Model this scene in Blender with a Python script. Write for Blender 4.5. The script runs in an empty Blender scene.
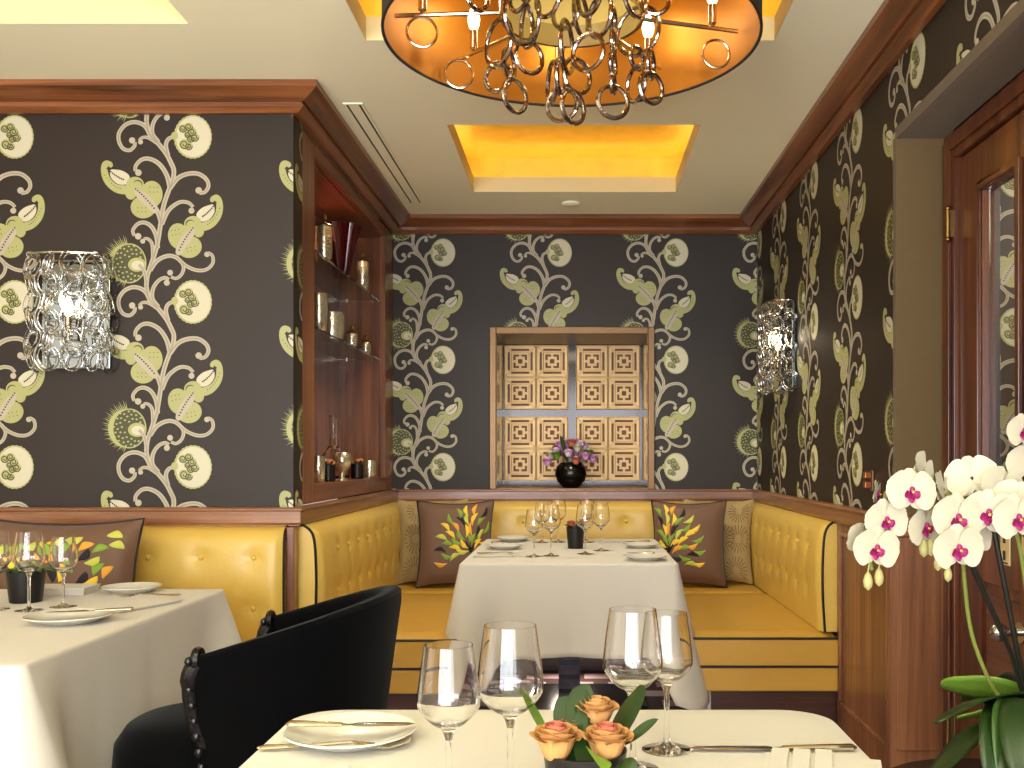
import bpy, math, random
from math import pi, sin, cos, sqrt, atan2, radians as R
random.seed(7)
scn = bpy.context.scene
COL = scn.collection
H = 1.15                      # eye height
CZ = H + 1.288                # ceiling height
XL, XR, YB, YF = -1.0, 0.978, 5.43, 3.526   # alcove left / right / back, front of the left wall
XW, YR = -3.2, -2.6           # far left wall and rear wall of the room
DX = 1.13                     # plane of the door
RT, RB = H - .18, H - .245    # chair rail top / bottom

# ------------------------------------------------------------------ colours and materials
def lin(c):
    c = c / 255.0
    return c / 12.92 if c <= .04045 else ((c + .055) / 1.055) ** 2.4
def rgb(r, g, b): return (lin(r), lin(g), lin(b), 1.0)

def newmat(name):
    m = bpy.data.materials.new(name); m.use_nodes = True
    nt = m.node_tree; b = nt.nodes['Principled BSDF']
    return m, nt, b
def pbr(name, col, rough=.5, metal=0.0, spec=.5, trans=0.0, ior=1.45, sheen=0.0, coat=0.0, var=.0, vscale=8.0, bump=0.0, bscale=60.0, sss=0.0):
    m, nt, b = newmat(name)
    b.inputs['Base Color'].default_value = col
    b.inputs['Roughness'].default_value = rough
    b.inputs['Metallic'].default_value = metal
    b.inputs['Specular IOR Level'].default_value = spec
    b.inputs['Transmission Weight'].default_value = trans
    b.inputs['IOR'].default_value = ior
    b.inputs['Sheen Weight'].default_value = sheen
    b.inputs['Coat Weight'].default_value = coat
    if sss:
        b.inputs['Subsurface Weight'].default_value = sss
        b.inputs['Subsurface Radius'].default_value = (.01, .008, .005)
    tc = nt.nodes.new('ShaderNodeTexCoord')
    if var:
        n = nt.nodes.new('ShaderNodeTexNoise'); n.inputs['Scale'].default_value = vscale; n.inputs['Detail'].default_value = 4
        nt.links.new(tc.outputs['Object'], n.inputs['Vector'])
        mx = nt.nodes.new('ShaderNodeMix'); mx.data_type = 'RGBA'
        mx.inputs['A'].default_value = tuple(max(0, x * (1 - var)) for x in col[:3]) + (1,)
        mx.inputs['B'].default_value = tuple(min(1, x * (1 + var)) for x in col[:3]) + (1,)
        nt.links.new(n.outputs['Fac'], mx.inputs['Factor']); nt.links.new(mx.outputs['Result'], b.inputs['Base Color'])
    if bump:
        n2 = nt.nodes.new('ShaderNodeTexNoise'); n2.inputs['Scale'].default_value = bscale; n2.inputs['Detail'].default_value = 3
        nt.links.new(tc.outputs['Object'], n2.inputs['Vector'])
        bp = nt.nodes.new('ShaderNodeBump'); bp.inputs['Strength'].default_value = bump; bp.inputs['Distance'].default_value = .01
        nt.links.new(n2.outputs['Fac'], bp.inputs['Height']); nt.links.new(bp.outputs['Normal'], b.inputs['Normal'])
    return m
def emit(name, col, strength):
    m, nt, b = newmat(name)
    b.inputs['Base Color'].default_value = col
    b.inputs['Emission Color'].default_value = col
    b.inputs['Emission Strength'].default_value = strength
    return m
def wood(name, dark, mid, light, axis='z', rough=.32, scale=1.0, coat=.25):
    m, nt, b = newmat(name)
    tc = nt.nodes.new('ShaderNodeTexCoord'); mp = nt.nodes.new('ShaderNodeMapping')
    s = {'x': (1.1, 26, 26), 'y': (26, 1.1, 26), 'z': (26, 26, 1.1)}[axis]
    mp.inputs['Scale'].default_value = tuple(v * scale for v in s)
    nt.links.new(tc.outputs['Object'], mp.inputs['Vector'])
    n = nt.nodes.new('ShaderNodeTexNoise'); n.inputs['Scale'].default_value = 1.0; n.inputs['Detail'].default_value = 7
    n.inputs['Roughness'].default_value = .62; n.inputs['Distortion'].default_value = .6
    nt.links.new(mp.outputs['Vector'], n.inputs['Vector'])
    cr = nt.nodes.new('ShaderNodeValToRGB'); e = cr.color_ramp.elements
    e[0].position = .3; e[0].color = dark; e[1].position = .72; e[1].color = light
    k = e.new(.5); k.color = mid
    nt.links.new(n.outputs['Fac'], cr.inputs['Fac']); nt.links.new(cr.outputs['Color'], b.inputs['Base Color'])
    b.inputs['Roughness'].default_value = rough; b.inputs['Coat Weight'].default_value = coat; b.inputs['Coat Roughness'].default_value = .2
    return m

WD, WM, WL = rgb(78, 43, 22), rgb(120, 69, 37), rgb(154, 97, 57)
wood_x = wood('walnut_along_x', WD, WM, WL, 'x')
wood_y = wood('walnut_along_y', WD, WM, WL, 'y')
wood_z = wood('walnut_along_z', WD, WM, WL, 'z')
PD, PM, PL = rgb(78, 46, 27), rgb(126, 80, 48), rgb(164, 112, 72)
panel_z = wood('panel_walnut', PD, PM, PL, 'z', rough=.4, scale=.8)
door_z = wood('door_mahogany', rgb(60, 28, 15), rgb(92, 48, 26), rgb(122, 70, 40), 'z')
door_y = wood('door_mahogany_cross', rgb(56, 28, 18), rgb(94, 52, 32), rgb(128, 80, 52), 'y')
rail_x = wood('rail_walnut_along_x', rgb(84, 50, 28), rgb(128, 80, 46), rgb(164, 114, 72), 'x')
rail_y = wood('rail_walnut_along_y', rgb(84, 50, 28), rgb(128, 80, 46), rgb(164, 114, 72), 'y')
plinth_m = wood('dark_plinth_wood', rgb(38, 20, 12), rgb(62, 32, 18), rgb(84, 46, 28), 'x', coat=0)

paper = pbr('charcoal_wallpaper', rgb(40, 31, 24), .52, spec=.42, var=.08, vscale=3, bump=.05, bscale=300)
vine_m = pbr('wallpaper_vine_beige', rgb(176, 167, 144), .5)
vine_d = pbr('wallpaper_vine_shade', rgb(148, 139, 118), .5)
lime_m = pbr('wallpaper_lime', rgb(164, 164, 106), .45)
cream_m = pbr('wallpaper_cream', rgb(198, 192, 164), .45)
olive_m = pbr('wallpaper_olive', rgb(70, 70, 38), .5)
ink_m = pbr('wallpaper_ink', rgb(44, 38, 32), .5)
PAPER = [paper, vine_m, vine_d, lime_m, cream_m, olive_m, ink_m]

plaster = pbr('ceiling_plaster', rgb(247, 244, 214), .85, var=.02, vscale=2)
lip_m = pbr('recess_lip_plaster', rgb(230, 216, 164), .8)
plain_wall = pbr('plain_room_wall', rgb(200, 186, 160), .8)
gold_leaf = pbr('gold_leaf', rgb(244, 204, 92), .42, metal=.6, var=.18, vscale=14, bump=.12, bscale=26)
shade_gold = pbr('lampshade_gold_lining', rgb(152, 100, 24), .42, metal=.6, var=.06, vscale=5)
shade_black = pbr('lampshade_black_cloth', rgb(30, 27, 26), .75, bump=.1, bscale=300)
chrome = pbr('polished_chrome', rgb(205, 198, 190), .08, metal=1)
ring_m = pbr('hammered_chrome', rgb(168, 156, 142), .1, metal=1, bump=.15, bscale=90)
nickel = pbr('warm_nickel', rgb(198, 180, 150), .18, metal=1)
brass = pbr('aged_brass', rgb(136, 108, 66), .35, metal=1)
steel = pbr('satin_steel', rgb(190, 188, 186), .2, metal=1)
silver = pbr('silver_cutlery', rgb(214, 202, 176), .2, metal=1)
mirror = pbr('mirror_glass', rgb(214, 214, 210), .03, metal=1)
mercury = pbr('mercury_glass', rgb(222, 214, 186), .2, metal=.85, var=.35, vscale=60, bump=.25, bscale=70)
glass = pbr('clear_glass', (1, 1, 1, 1), .0, trans=1, ior=1.45)
link_glass = pbr('sconce_glass', (1, 1, 1, 1), .02, trans=1, ior=1.28)
thin_glass = pbr('shelf_glass', rgb(214, 232, 224), .0, trans=1, ior=1.45)
leather = pbr('yellow_leather', rgb(210, 176, 84), .34, spec=.5, var=.07, vscale=5, bump=.10, bscale=30)
seat_leather = pbr('ochre_seat_leather', rgb(190, 147, 60), .34, spec=.5, var=.08, vscale=5, bump=.12, bscale=22)
piping_m = pbr('black_piping', rgb(22, 16, 14), .45)
linen = pbr('white_linen', rgb(200, 195, 182), .85, sheen=.15, bump=.05, bscale=400)
porcelain = pbr('white_porcelain', rgb(216, 214, 202), .18, coat=.5)
velvet = pbr('black_velvet', rgb(4, 4, 5), .9, spec=.03, sheen=.05, var=.4, vscale=24)
black_gloss = pbr('black_lacquer', rgb(9, 8, 8), .25, spec=.35, coat=.1)
black_pot = pbr('black_ceramic', rgb(15, 12, 12), .4)
brown_fabric = pbr('brown_wall_fabric', rgb(94, 75, 44), .8, sheen=.1, var=.06, vscale=40, bump=.12, bscale=200)
bronze = pbr('bronze_frame', rgb(112, 84, 54), .36, metal=.5, var=.08, vscale=10)
fret_gold = pbr('fretwork_gold', rgb(160, 130, 86), .38, metal=.55, var=.08, vscale=12)
fret_dark = pbr('fretwork_backing', rgb(92, 52, 28), .45, metal=.3, var=.3, vscale=9)
pil_brown = pbr('brown_cushion_silk', rgb(104, 74, 54), .6, sheen=.25, var=.06, vscale=6)
pil_beige = pbr('beige_cushion_cotton', rgb(160, 136, 88), .75, sheen=.2, var=.05, vscale=9)
pil_line = pbr('cushion_stitch_olive', rgb(108, 86, 48), .8)
em_y = pbr('embroidery_yellow', rgb(236, 200, 60), .7)
em_g = pbr('embroidery_green', rgb(126, 158, 56), .7)
em_l = pbr('embroidery_lime', rgb(190, 196, 80), .7)
em_o = pbr('embroidery_orange', rgb(226, 160, 52), .7)
em_k = pbr('embroidery_black', rgb(26, 20, 22), .7)
EMB = [em_y, em_g, em_l, em_o, em_k]
leaf_d = pbr('dark_leaf', rgb(30, 52, 18), .32, var=.25, vscale=9)
leaf_m = pbr('mid_leaf', rgb(46, 72, 26), .32, var=.25, vscale=9)
leaf_l = pbr('bright_leaf', rgb(104, 138, 46), .35, var=.15, vscale=12)
stem_m = pbr('green_stem', rgb(116, 128, 56), .45)
stake_m = pbr('dark_stake', rgb(24, 26, 20), .35)
petal_w = pbr('orchid_white', rgb(190, 182, 158), .55, sss=.15)
petal_p = pbr('orchid_magenta', rgb(140, 18, 88), .5)
lip_y = pbr('orchid_lip_yellow', rgb(214, 160, 60), .5)
bud_m = pbr('orchid_bud', rgb(172, 168, 110), .5)
rose_o = pbr('rose_apricot', rgb(192, 142, 84), .6, sss=.1)
rose_p = pbr('rose_pink_heart', rgb(190, 106, 80), .6, sss=.1)
lilac = pbr('lilac_petals', rgb(206, 150, 204), .6)
pale_lilac = pbr('pale_lilac_petals', rgb(228, 196, 222), .6)
red_glass = pbr('ruby_glass', rgb(70, 8, 16), .12, trans=.35, coat=.6)
bulb_hot = emit('lit_bulb', (1.0, .78, .42, 1), 14)
bulb_sc = emit('lit_sconce_bulb', (1.0, .84, .56, 1), 4)
led = emit('amber_cove_strip', (1.0, .87, .50, 1), 3.6)
amber_glass = emit('lit_amber_diffuser', rgb(222, 190, 100), .35)

# carpet: dark brown ground with rows of plum bars
def carpet_mat():
    m, nt, b = newmat('plum_barred_carpet')
    tc = nt.nodes.new('ShaderNodeTexCoord')
    br = nt.nodes.new('ShaderNodeTexBrick')
    br.inputs['Color1'].default_value = rgb(170, 134, 164); br.inputs['Color2'].default_value = rgb(206, 184, 190)
    br.inputs['Mortar'].default_value = rgb(78, 54, 52)
    br.inputs['Scale'].default_value = 1.0; br.inputs['Brick Width'].default_value = .24; br.inputs['Row Height'].default_value = .19
    br.inputs['Mortar Size'].default_value = .04
    nt.links.new(tc.outputs['Object'], br.inputs['Vector'])
    nt.links.new(br.outputs['Color'], b.inputs['Base Color'])
    b.inputs['Roughness'].default_value = .9
    return m
carpet = carpet_mat()

# ------------------------------------------------------------------ mesh builder
class MB:
    def __init__(s): s.v = []; s.f = []; s.m = []
    def face(s, pts, mi=0):
        n = len(s.v); s.v += [tuple(p) for p in pts]; s.f.append(tuple(range(n, n + len(pts)))); s.m.append(mi)
    def box(s, x0, x1, y0, y1, z0, z1, mi=0):
        n = len(s.v)
        s.v += [(x0, y0, z0), (x1, y0, z0), (x1, y1, z0), (x0, y1, z0), (x0, y0, z1), (x1, y0, z1), (x1, y1, z1), (x0, y1, z1)]
        for q in ((0, 3, 2, 1), (4, 5, 6, 7), (0, 1, 5, 4), (1, 2, 6, 5), (2, 3, 7, 6), (3, 0, 4, 7)):
            s.f.append(tuple(n + k for k in q)); s.m.append(mi)
    def grid(s, rows, closed_u=False, closed_v=False, mi=0):
        """rows: list of rows of points"""
        n = len(s.v); nr, nc = len(rows), len(rows[0])
        for r in rows: s.v += [tuple(p) for p in r]
        for i in range(nr if closed_v else nr - 1):
            for j in range(nc if closed_u else nc - 1):
                a = n + i * nc + j; b_ = n + i * nc + (j + 1) % nc
                c = n + ((i + 1) % nr) * nc + (j + 1) % nc; d = n + ((i + 1) % nr) * nc + j
                s.f.append((a, b_, c, d)); s.m.append(mi)
    def cap(s, pts, mi=0): s.face(pts, mi)
    def tube(s, pts, r, n=8, closed=False, mi=0, caps=True, flat=1.0):
        pts = [tuple(map(float, p)) for p in pts]; N = len(pts)
        rad = r if isinstance(r, (list, tuple)) else [r] * N
        def sub(a, b): return (a[0] - b[0], a[1] - b[1], a[2] - b[2])
        def nrm(a):
            l = sqrt(a[0] ** 2 + a[1] ** 2 + a[2] ** 2) or 1; return (a[0] / l, a[1] / l, a[2] / l)
        def crs(a, b): return (a[1] * b[2] - a[2] * b[1], a[2] * b[0] - a[0] * b[2], a[0] * b[1] - a[1] * b[0])
        def dot(a, b): return a[0] * b[0] + a[1] * b[1] + a[2] * b[2]
        rows = []; up = None
        for i in range(N):
            a = pts[(i - 1) % N] if (closed or i > 0) else pts[i]
            b = pts[(i + 1) % N] if (closed or i < N - 1) else pts[i]
            t = nrm(sub(b, a))
            if up is None:
                up = (0, 0, 1) if abs(t[2]) < .9 else (0, 1, 0)
            d = dot(up, t); u = nrm((up[0] - d * t[0], up[1] - d * t[1], up[2] - d * t[2])); w = crs(t, u); up = u
            rows.append([tuple(pts[i][k] + rad[i] * (cos(2 * pi * j / n) * u[k] * flat + sin(2 * pi * j / n) * w[k]) for k in range(3)) for j in range(n)])
        s.grid(rows, closed_u=True, closed_v=closed, mi=mi)
        if not closed and caps:
            s.cap(rows[0][::-1], mi); s.cap(rows[-1], mi)
    def lathe(s, prof, n=32, c=(0, 0, 0), mi=0, fx=1.0, fy=1.0, lobes=0, amp=0):
        rows = []
        for (r, z) in prof:
            rows.append([(c[0] + fx * r * (1 + amp * cos(lobes * 2 * pi * j / n)) * cos(2 * pi * j / n), c[1] + fy * r * (1 + amp * cos(lobes * 2 * pi * j / n)) * sin(2 * pi * j / n), c[2] + z) for j in range(n)])
        s.grid(rows, closed_u=True, mi=mi)
        if prof[0][0] > 1e-5: s.cap(rows[0][::-1], mi)
        if prof[-1][0] > 1e-5: s.cap(rows[-1], mi)
    def torus(s, c, Rr, r, yaw=0.0, tilt=0.0, n=28, k=8, mi=0, sx=1.0):
        pts = []
        for i in range(n):
            a = 2 * pi * i / n; x = Rr * sx * cos(a); z = Rr * sin(a); y = 0
            x, z = x * cos(tilt) - z * sin(tilt), x * sin(tilt) + z * cos(tilt)
            pts.append((c[0] + x * cos(yaw), c[1] + x * sin(yaw), c[2] + z))
        s.tube(pts, r, k, closed=True, mi=mi)
    def ball(s, c, r, n=16, mi=0, sz=1.0, sx=1.0, sy=1.0):
        k = n // 2
        s.lathe([(max(1e-6, r * sin(pi * i / k)), -r * sz * cos(pi * i / k)) for i in range(k + 1)], n, c, mi, sx, sy)
    def xform(s, f): s.v = [tuple(f(*p)) for p in s.v]; return s
    def build(s, name, mats, parent=None, smooth=True, bevel=0, loc=None, subsurf=0):
        me = bpy.data.meshes.new(name); me.from_pydata(s.v, [], s.f)
        if not isinstance(mats, (list, tuple)): mats = [mats]
        for m in mats: me.materials.append(m)
        me.polygons.foreach_set('material_index', s.m)
        import bmesh
        bm = bmesh.new(); bm.from_mesh(me)
        bmesh.ops.remove_doubles(bm, verts=bm.verts, dist=1e-6)
        bmesh.ops.recalc_face_normals(bm, faces=bm.faces)
        for f in bm.faces: f.smooth = bool(smooth)
        if smooth:
            ca = cos(R(42))
            for e in bm.edges:
                if len(e.link_faces) == 2 and e.link_faces[0].normal.dot(e.link_faces[1].normal) < ca: e.smooth = False
        bm.to_mesh(me); bm.free()
        o = bpy.data.objects.new(name, me); COL.objects.link(o)
        if parent is not None: o.parent = parent
        if loc: o.location = loc
        if bevel:
            md = o.modifiers.new('bevel', 'BEVEL'); md.width = bevel; md.segments = 2; md.limit_method = 'ANGLE'; md.angle_limit = R(40)
        if subsurf:
            md = o.modifiers.new('sub', 'SUBSURF'); md.levels = subsurf; md.render_levels = subsurf
        return o

def rawmesh(name, mb, mats):     # without welding (flat stacked layers)
    me = bpy.data.meshes.new(name); me.from_pydata(mb.v, [], mb.f)
    for m in mats: me.materials.append(m)
    me.polygons.foreach_set('material_index', mb.m)
    o = bpy.data.objects.new(name, me); COL.objects.link(o); return o
def tag(o, label, cat, group=None):
    o['label'] = label; o['category'] = cat
    if group: o['group'] = group
    return o
def thing(name, loc, label, cat, group=None, rz=0):
    o = bpy.data.objects.new(name, None); o.empty_display_size = .05; COL.objects.link(o)
    o.location = loc; o.rotation_euler = (0, 0, rz); return tag(o, label, cat, group)
def struct(o): o['kind'] = 'structure'; return o
def copy_thing(o, loc, label, rz=None, group=None):
    def cp(a, par):
        c = a.copy(); COL.objects.link(c)
        if par is not None: c.parent = par
        for ch in a.children: cp(ch, c)
        return c
    r = cp(o, None); r.location = loc; r['label'] = label
    if rz is not None: r.rotation_euler = (0, 0, rz)
    if group: r['group'] = group
    return r
def P(px, py, d): return ((px - 577) * d / 1000, d, H - (py - 456) * d / 1000)
def cr(pts, n=8, closed=False):
    """Catmull-Rom through points (any dimension)"""
    out = []; N = len(pts)
    for i in range(N if closed else N - 1):
        p0 = pts[(i - 1) % N] if closed or i > 0 else pts[i]
        p1 = pts[i]; p2 = pts[(i + 1) % N]
        p3 = pts[(i + 2) % N] if closed or i < N - 2 else p2
        for k in range(n):
            t = k / n
            out.append(tuple(.5 * (2 * b + (c - a) * t + (2 * a - 5 * b + 4 * c - d) * t * t + (3 * b - a - 3 * c + d) * t ** 3) for a, b, c, d in zip(p0, p1, p2, p3)))
    if not closed: out.append(tuple(pts[-1]))
    return out

# ------------------------------------------------------------------ wallpaper motif (unit: 1/2074 m, y down, origin at the round flower)
MOTIF = []     # (list of polygons, material, layer)
def stroke(pts, w0, w1, mi=1, layer=1, blob=None, n=6, core=True):
    c = cr(pts, n); N = len(c); L, Rr, L2, R2 = [], [], [], []
    for i in range(N):
        a = c[max(0, i - 1)]; b = c[min(N - 1, i + 1)]
        tx, ty = b[0] - a[0], b[1] - a[1]; l = sqrt(tx * tx + ty * ty) or 1; nx, ny = -ty / l, tx / l
        w = (w0 + (w1 - w0) * i / (N - 1)) / 2
        L.append((c[i][0] + nx * w, c[i][1] + ny * w)); Rr.append((c[i][0] - nx * w, c[i][1] - ny * w))
        w *= .28
        L2.append((c[i][0] + nx * w, c[i][1] + ny * w)); R2.append((c[i][0] - nx * w, c[i][1] - ny * w))
    MOTIF.append(([[L[i], L[i + 1], Rr[i + 1], Rr[i]] for i in range(N - 1)], mi, layer))
    if core: MOTIF.append(([[L2[i], L2[i + 1], R2[i + 1], R2[i]] for i in range(N - 1)], 2, layer + 1))
    if blob: disc(blob[0], blob[1], blob[2], blob[2], mi, layer)
def disc(x, y, rx, ry, mi, layer, n=14, rot=0, scal=0, ns=0):
    p = []
    for i in range(n):
        a = 2 * pi * i / n; k = 1 + (scal if ns and i % 2 else 0)
        u, v = rx * k * cos(a), ry * k * sin(a)
        p.append((x + u * cos(rot) - v * sin(rot), y + u * sin(rot) + v * cos(rot)))
    MOTIF.append(([p], mi, layer))
def poly(pts, mi, layer, smooth=5):
    MOTIF.append(([cr(pts, smooth, True)], mi, layer))
def dots(pts, r, mi, layer):
    for (x, y) in pts: disc(x, y, r, r, mi, layer, 6)
O2 = 695
stem = [(412, 88), (435, 178), (500, 250), (555, 320), (590, 385), (612, 440), (608, 500), (580, 580), (545, 680), (525, 770), (515, 845), (490, 995), (450, 1125), (420, 1215), (412, 1295)]
stroke(stem, 34, 34)
stroke([(440, 190), (400, 120), (330, 92), (260, 112), (214, 170), (212, 232), (242, 285), (290, 298), (325, 268), (328, 238)], 32, 26, blob=(308, 226, 23))
stroke([(490, 245), (430, 208), (385, 205), (358, 228)], 28, 20, blob=(370, 238, 18))
stroke([(500, 760 + O2 - 10), (457, 690 + O2), (460, 620 + O2), (495, 562 + O2), (545, 535 + O2), (578, 548 + O2)], 34, 24, blob=(562, 572 + O2, 22))
stroke([(440, 480 + O2), (490, 412 + O2), (560, 377 + O2), (620, 382 + O2), (668, 420 + O2), (685, 462 + O2), (668, 512 + O2), (630, 540 + O2), (592, 528 + O2)], 34, 22, blob=(586, 498 + O2, 21))
stroke([(630, 382 + O2), (700, 446 + O2), (780, 480 + O2), (850, 475 + O2), (897, 430 + O2), (895, 375 + O2), (862, 352 + O2)], 28, 24, blob=(855, 364 + O2, 20))
stroke([(570, 335), (555, 262), (578, 212), (640, 194)], 34, 26)
stroke([(585, 575), (562, 482), (510, 402), (440, 362), (380, 366), (336, 410), (332, 452)], 36, 26, blob=(354, 462, 24))
stroke([(585, 575), (640, 505), (710, 472), (790, 470), (850, 510), (866, 560), (842, 602), (800, 612)], 36, 26, blob=(795, 592, 24))
stroke([(525, 840), (560, 760), (600, 712), (660, 677), (720, 682), (755, 714)], 34, 24, blob=(742, 740, 22))
stroke([(495, 320 + O2), (485, 232 + O2), (450, 162 + O2), (400, 132 + O2), (350, 142 + O2), (314, 188 + O2), (324, 228 + O2)], 34, 24, blob=(352, 232 + O2, 24))
stroke([(462, 400 + O2), (455, 292 + O2), (425, 252 + O2), (392, 250 + O2)], 30, 20, blob=(386, 268 + O2, 18))
stroke([(520, 830), (500, 760), (470, 710)], 30, 40)
stroke([(412, 560 + O2), (398, 490 + O2), (365, 445 + O2)], 28, 30)
# round flower
disc(752, 200, 137, 157, 3, 1, 56, 0, .03, 1)
disc(756, 200, 128, 148, 4, 2, 40)
disc(620, 192, 26, 30, 3, 3, 12)
for (x, y, r) in ((680, 140, 30), (722, 128, 30), (745, 165, 32), (765, 205, 32), (735, 215, 28), (690, 255, 36), (722, 270, 28), (715, 185, 24)):
    disc(x, y, r + 4, r + 2, 3, 3, 12)
    pts = [(x + r * (1 - k / 14) * cos(k * .9), y + r * (1 - k / 14) * sin(k * .9)) for k in range(12)]
    stroke(pts, 9, 7, 5, 4, n=2, core=False)
# left pod
def pod(T):
    def t(L): return [T(*p) for p in L]
    def d(x, y, rx, ry, mi, ly, n=18):
        MOTIF.append(([t([(x + rx * cos(2 * pi * i / n), y + ry * sin(2 * pi * i / n)) for i in range(n)])], mi, ly))
    poly(t([(120, 372), (158, 385), (168, 412), (150, 425), (135, 415), (128, 440), (150, 505), (200, 548), (280, 560), (300, 600), (255, 620), (190, 608), (130, 565), (92, 505), (80, 440), (90, 392)]), 3, 1, 4)
    poly(t([(150, 445), (190, 440), (245, 452), (290, 490), (268, 545), (205, 545), (155, 500)]), 4, 2, 4)
    d(330, 550, 66, 58, 3, 3); d(300, 610, 42, 50, 3, 3); d(452, 620, 80, 98, 3, 4, 24); d(390, 715, 92, 82, 3, 4, 24)
    d(350, 545, 34, 30, 5, 5); d(346, 556, 34, 32, 3, 6)
    poly(t([(325, 575), (370, 590), (430, 630), (480, 690), (500, 740), (470, 760), (420, 715), (360, 660), (330, 620)]), 1, 6, 4)
    for L in ([(128 + k * 13, 432 + k * 13 - (k * k) * .45) for k in range(10)], [(335 + k * 15, 582 + k * 12 + k * k * .4) for k in range(10)]):
        for (x, y) in L:
            d(x, y, 7, 7, 6, 7, 6)
    for (x, y) in [(110 + k * 16, 480 + k * 24 - k * k * 1.4) for k in range(8)] + [(440 + (k % 3) * 28, 570 + (k // 3) * 34) for k in range(6)] + [(350 + (k % 3) * 30, 720 + (k // 3) * 28) for k in range(6)]:
        d(x, y, 4.5, 4.5, 5, 7, 5)
pod(lambda x, y: (x, y))
def T2(x, y):   # mirrored and turned for the right-hand pod
    dx, dy = -(x - 478), (y - 735)
    a = R(-12); return (648 + .98 * (dx * cos(a) - dy * sin(a)), 348 + O2 + .98 * (dx * sin(a) + dy * cos(a)))
pod(T2)
# thistle head
ty = 430 + O2
for k in range(36):
    a = R(98) + R(160) * k / 35; r0, r1 = 112, 190 + 16 * sin(k * 2.4)
    cx, cy = 290, ty
    p0 = (cx + r0 * cos(a - .05), cy - r0 * 1.1 * sin(a - .05)); p1 = (cx + r0 * cos(a + .05), cy - r0 * 1.1 * sin(a + .05))
    MOTIF.append(([[p0, (cx + r1 * cos(a) - 4, cy - r1 * sin(a) - 14), p1]], 3, 1))
disc(262, ty, 128, 140, 3, 2, 28)
disc(290, ty, 124, 146, 3, 3, 30)
disc(288, ty, 116, 137, 5, 4, 30)
disc(345, ty + 10, 66, 52, 3, 5, 18); disc(350, ty + 14, 46, 34, 4, 6, 16)
for k in range(46):
    a = k * 2.39996; r = 20 + 98 * sqrt((k + .5) / 46)
    x, y = 284 + r * cos(a), ty + r * 1.15 * sin(a)
    if (x - 345) ** 2 / 72 ** 2 + (y - ty - 10) ** 2 / 58 ** 2 > 1: disc(x, y, 9, 7, 3, 5, 6)
stroke([(412, 560 + O2), (398, 490 + O2), (360, 440 + O2)], 26, 30, layer=6)
PER = 1207 / 2074.0
def clip(poly_, lo, hi):
    def half(pl, ax, val, keep_less):
        out = []
        for i in range(len(pl)):
            a, b = pl[i - 1], pl[i]
            ia = a[ax] <= val if keep_less else a[ax] >= val
            ib = b[ax] <= val if keep_less else b[ax] >= val
            if ia != ib:
                t = (val - a[ax]) / (b[ax] - a[ax]); out.append((a[0] + (b[0] - a[0]) * t, a[1] + (b[1] - a[1]) * t))
            if ib: out.append(b)
        return out
    for ax in (0, 1):
        poly_ = half(poly_, ax, hi[ax], True)
        if len(poly_) < 3: return []
        poly_ = half(poly_, ax, lo[ax], False)
        if len(poly_) < 3: return []
    return poly_
MOTIF.sort(key=lambda m: m[2])
TILE = [([[((x - 752) / 2074.0, -(y - 200) / 2074.0) for (x, y) in p] for p in polys], mi, i) for i, (polys, mi, ly) in enumerate(MOTIF)]
EPS = .0022 / len(TILE)
def paper_face(mb, rects, cols, zph, frame, seams=True):
    """rects: (u0,u1,z0,z1) papered; cols: u of every flower column; zph: z of one flower; frame(u,z,off)->xyz"""
    for (u0, u1, z0, z1) in rects:
        mb.face([frame(u0, z0, 0), frame(u1, z0, 0), frame(u1, z1, 0), frame(u0, z1, 0)], 0)
        for uc in cols:
            if uc < u0 - .12 or uc > u1 + .42: continue
            k0 = int(math.floor((z0 - zph) / PER)) - 1; k1 = int(math.ceil((z1 - zph) / PER)) + 2
            for k in range(k0, k1):
                zz = zph + k * PER
                for polys, mi, ly in TILE:
                    for p in polys:
                        q = [(uc + a, zz + b) for a, b in p]
                        us = [a for a, b in q]; zs = [b for a, b in q]
                        if max(us) <= u0 or min(us) >= u1 or max(zs) <= z0 or min(zs) >= z1: continue
                        if min(us) < u0 or max(us) > u1 or min(zs) < z0 or max(zs) > z1: q = clip(q, (u0, z0), (u1, z1))
                        if len(q) >= 3: mb.face([frame(a, b, .0004 + EPS * ly) for a, b in q], mi)

CB = CZ - .085     # underside of the cornice at the wall
# ------------------------------------------------------------------ setting: walls
w = MB(); w.box(XW, XL, YF + .0, YF + .11, 0, CZ)
# faces: replace the front skin by wallpaper just in front
fr = lambda u, z, o: (u, YF - .001 - o, z)
cols = [-1.354 - .628 * 3, -1.354 - .628 * 2, -1.354 - .628, -1.354, -1.354 + .628]
paper_face(w, [(XW, XL, RT - .01, CB + .03)], cols, H + .543, fr)
fr = lambda u, z, o: (XL + .001 + o, u, z)
paper_face(w, [(YF - .001, YF + .11, RT - .01, CB + .03)], [YF + .34 ], H + .543, fr)
struct(rawmesh('wall_left', w, PAPER))

w = MB()
hx0, hx1, hz1 = -.455, .401, H + .68
w.box(XL - .3, hx0, YB, YB + .12, 0, CZ); w.box(hx1, XR + .3, YB, YB + .12, 0, CZ)
w.box(hx0, hx1, YB, YB + .12, hz1, CZ); w.box(hx0, hx1, YB, YB + .12, 0, RT)
fr = lambda u, z, o: (u, YB - .001 - o, z)
bc = [(443 - 577) / 184.2, (559.5 - 577) / 184.2, (676 - 577) / 184.2, (792 - 577) / 184.2]
paper_face(w, [(XL, hx0, RT - .01, CB + .03), (hx1, XR, RT - .01, CB + .03), (hx0, hx1, hz1, CB + .03)], bc, H + .522, fr)
struct(rawmesh('wall_back', w, PAPER))

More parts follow.
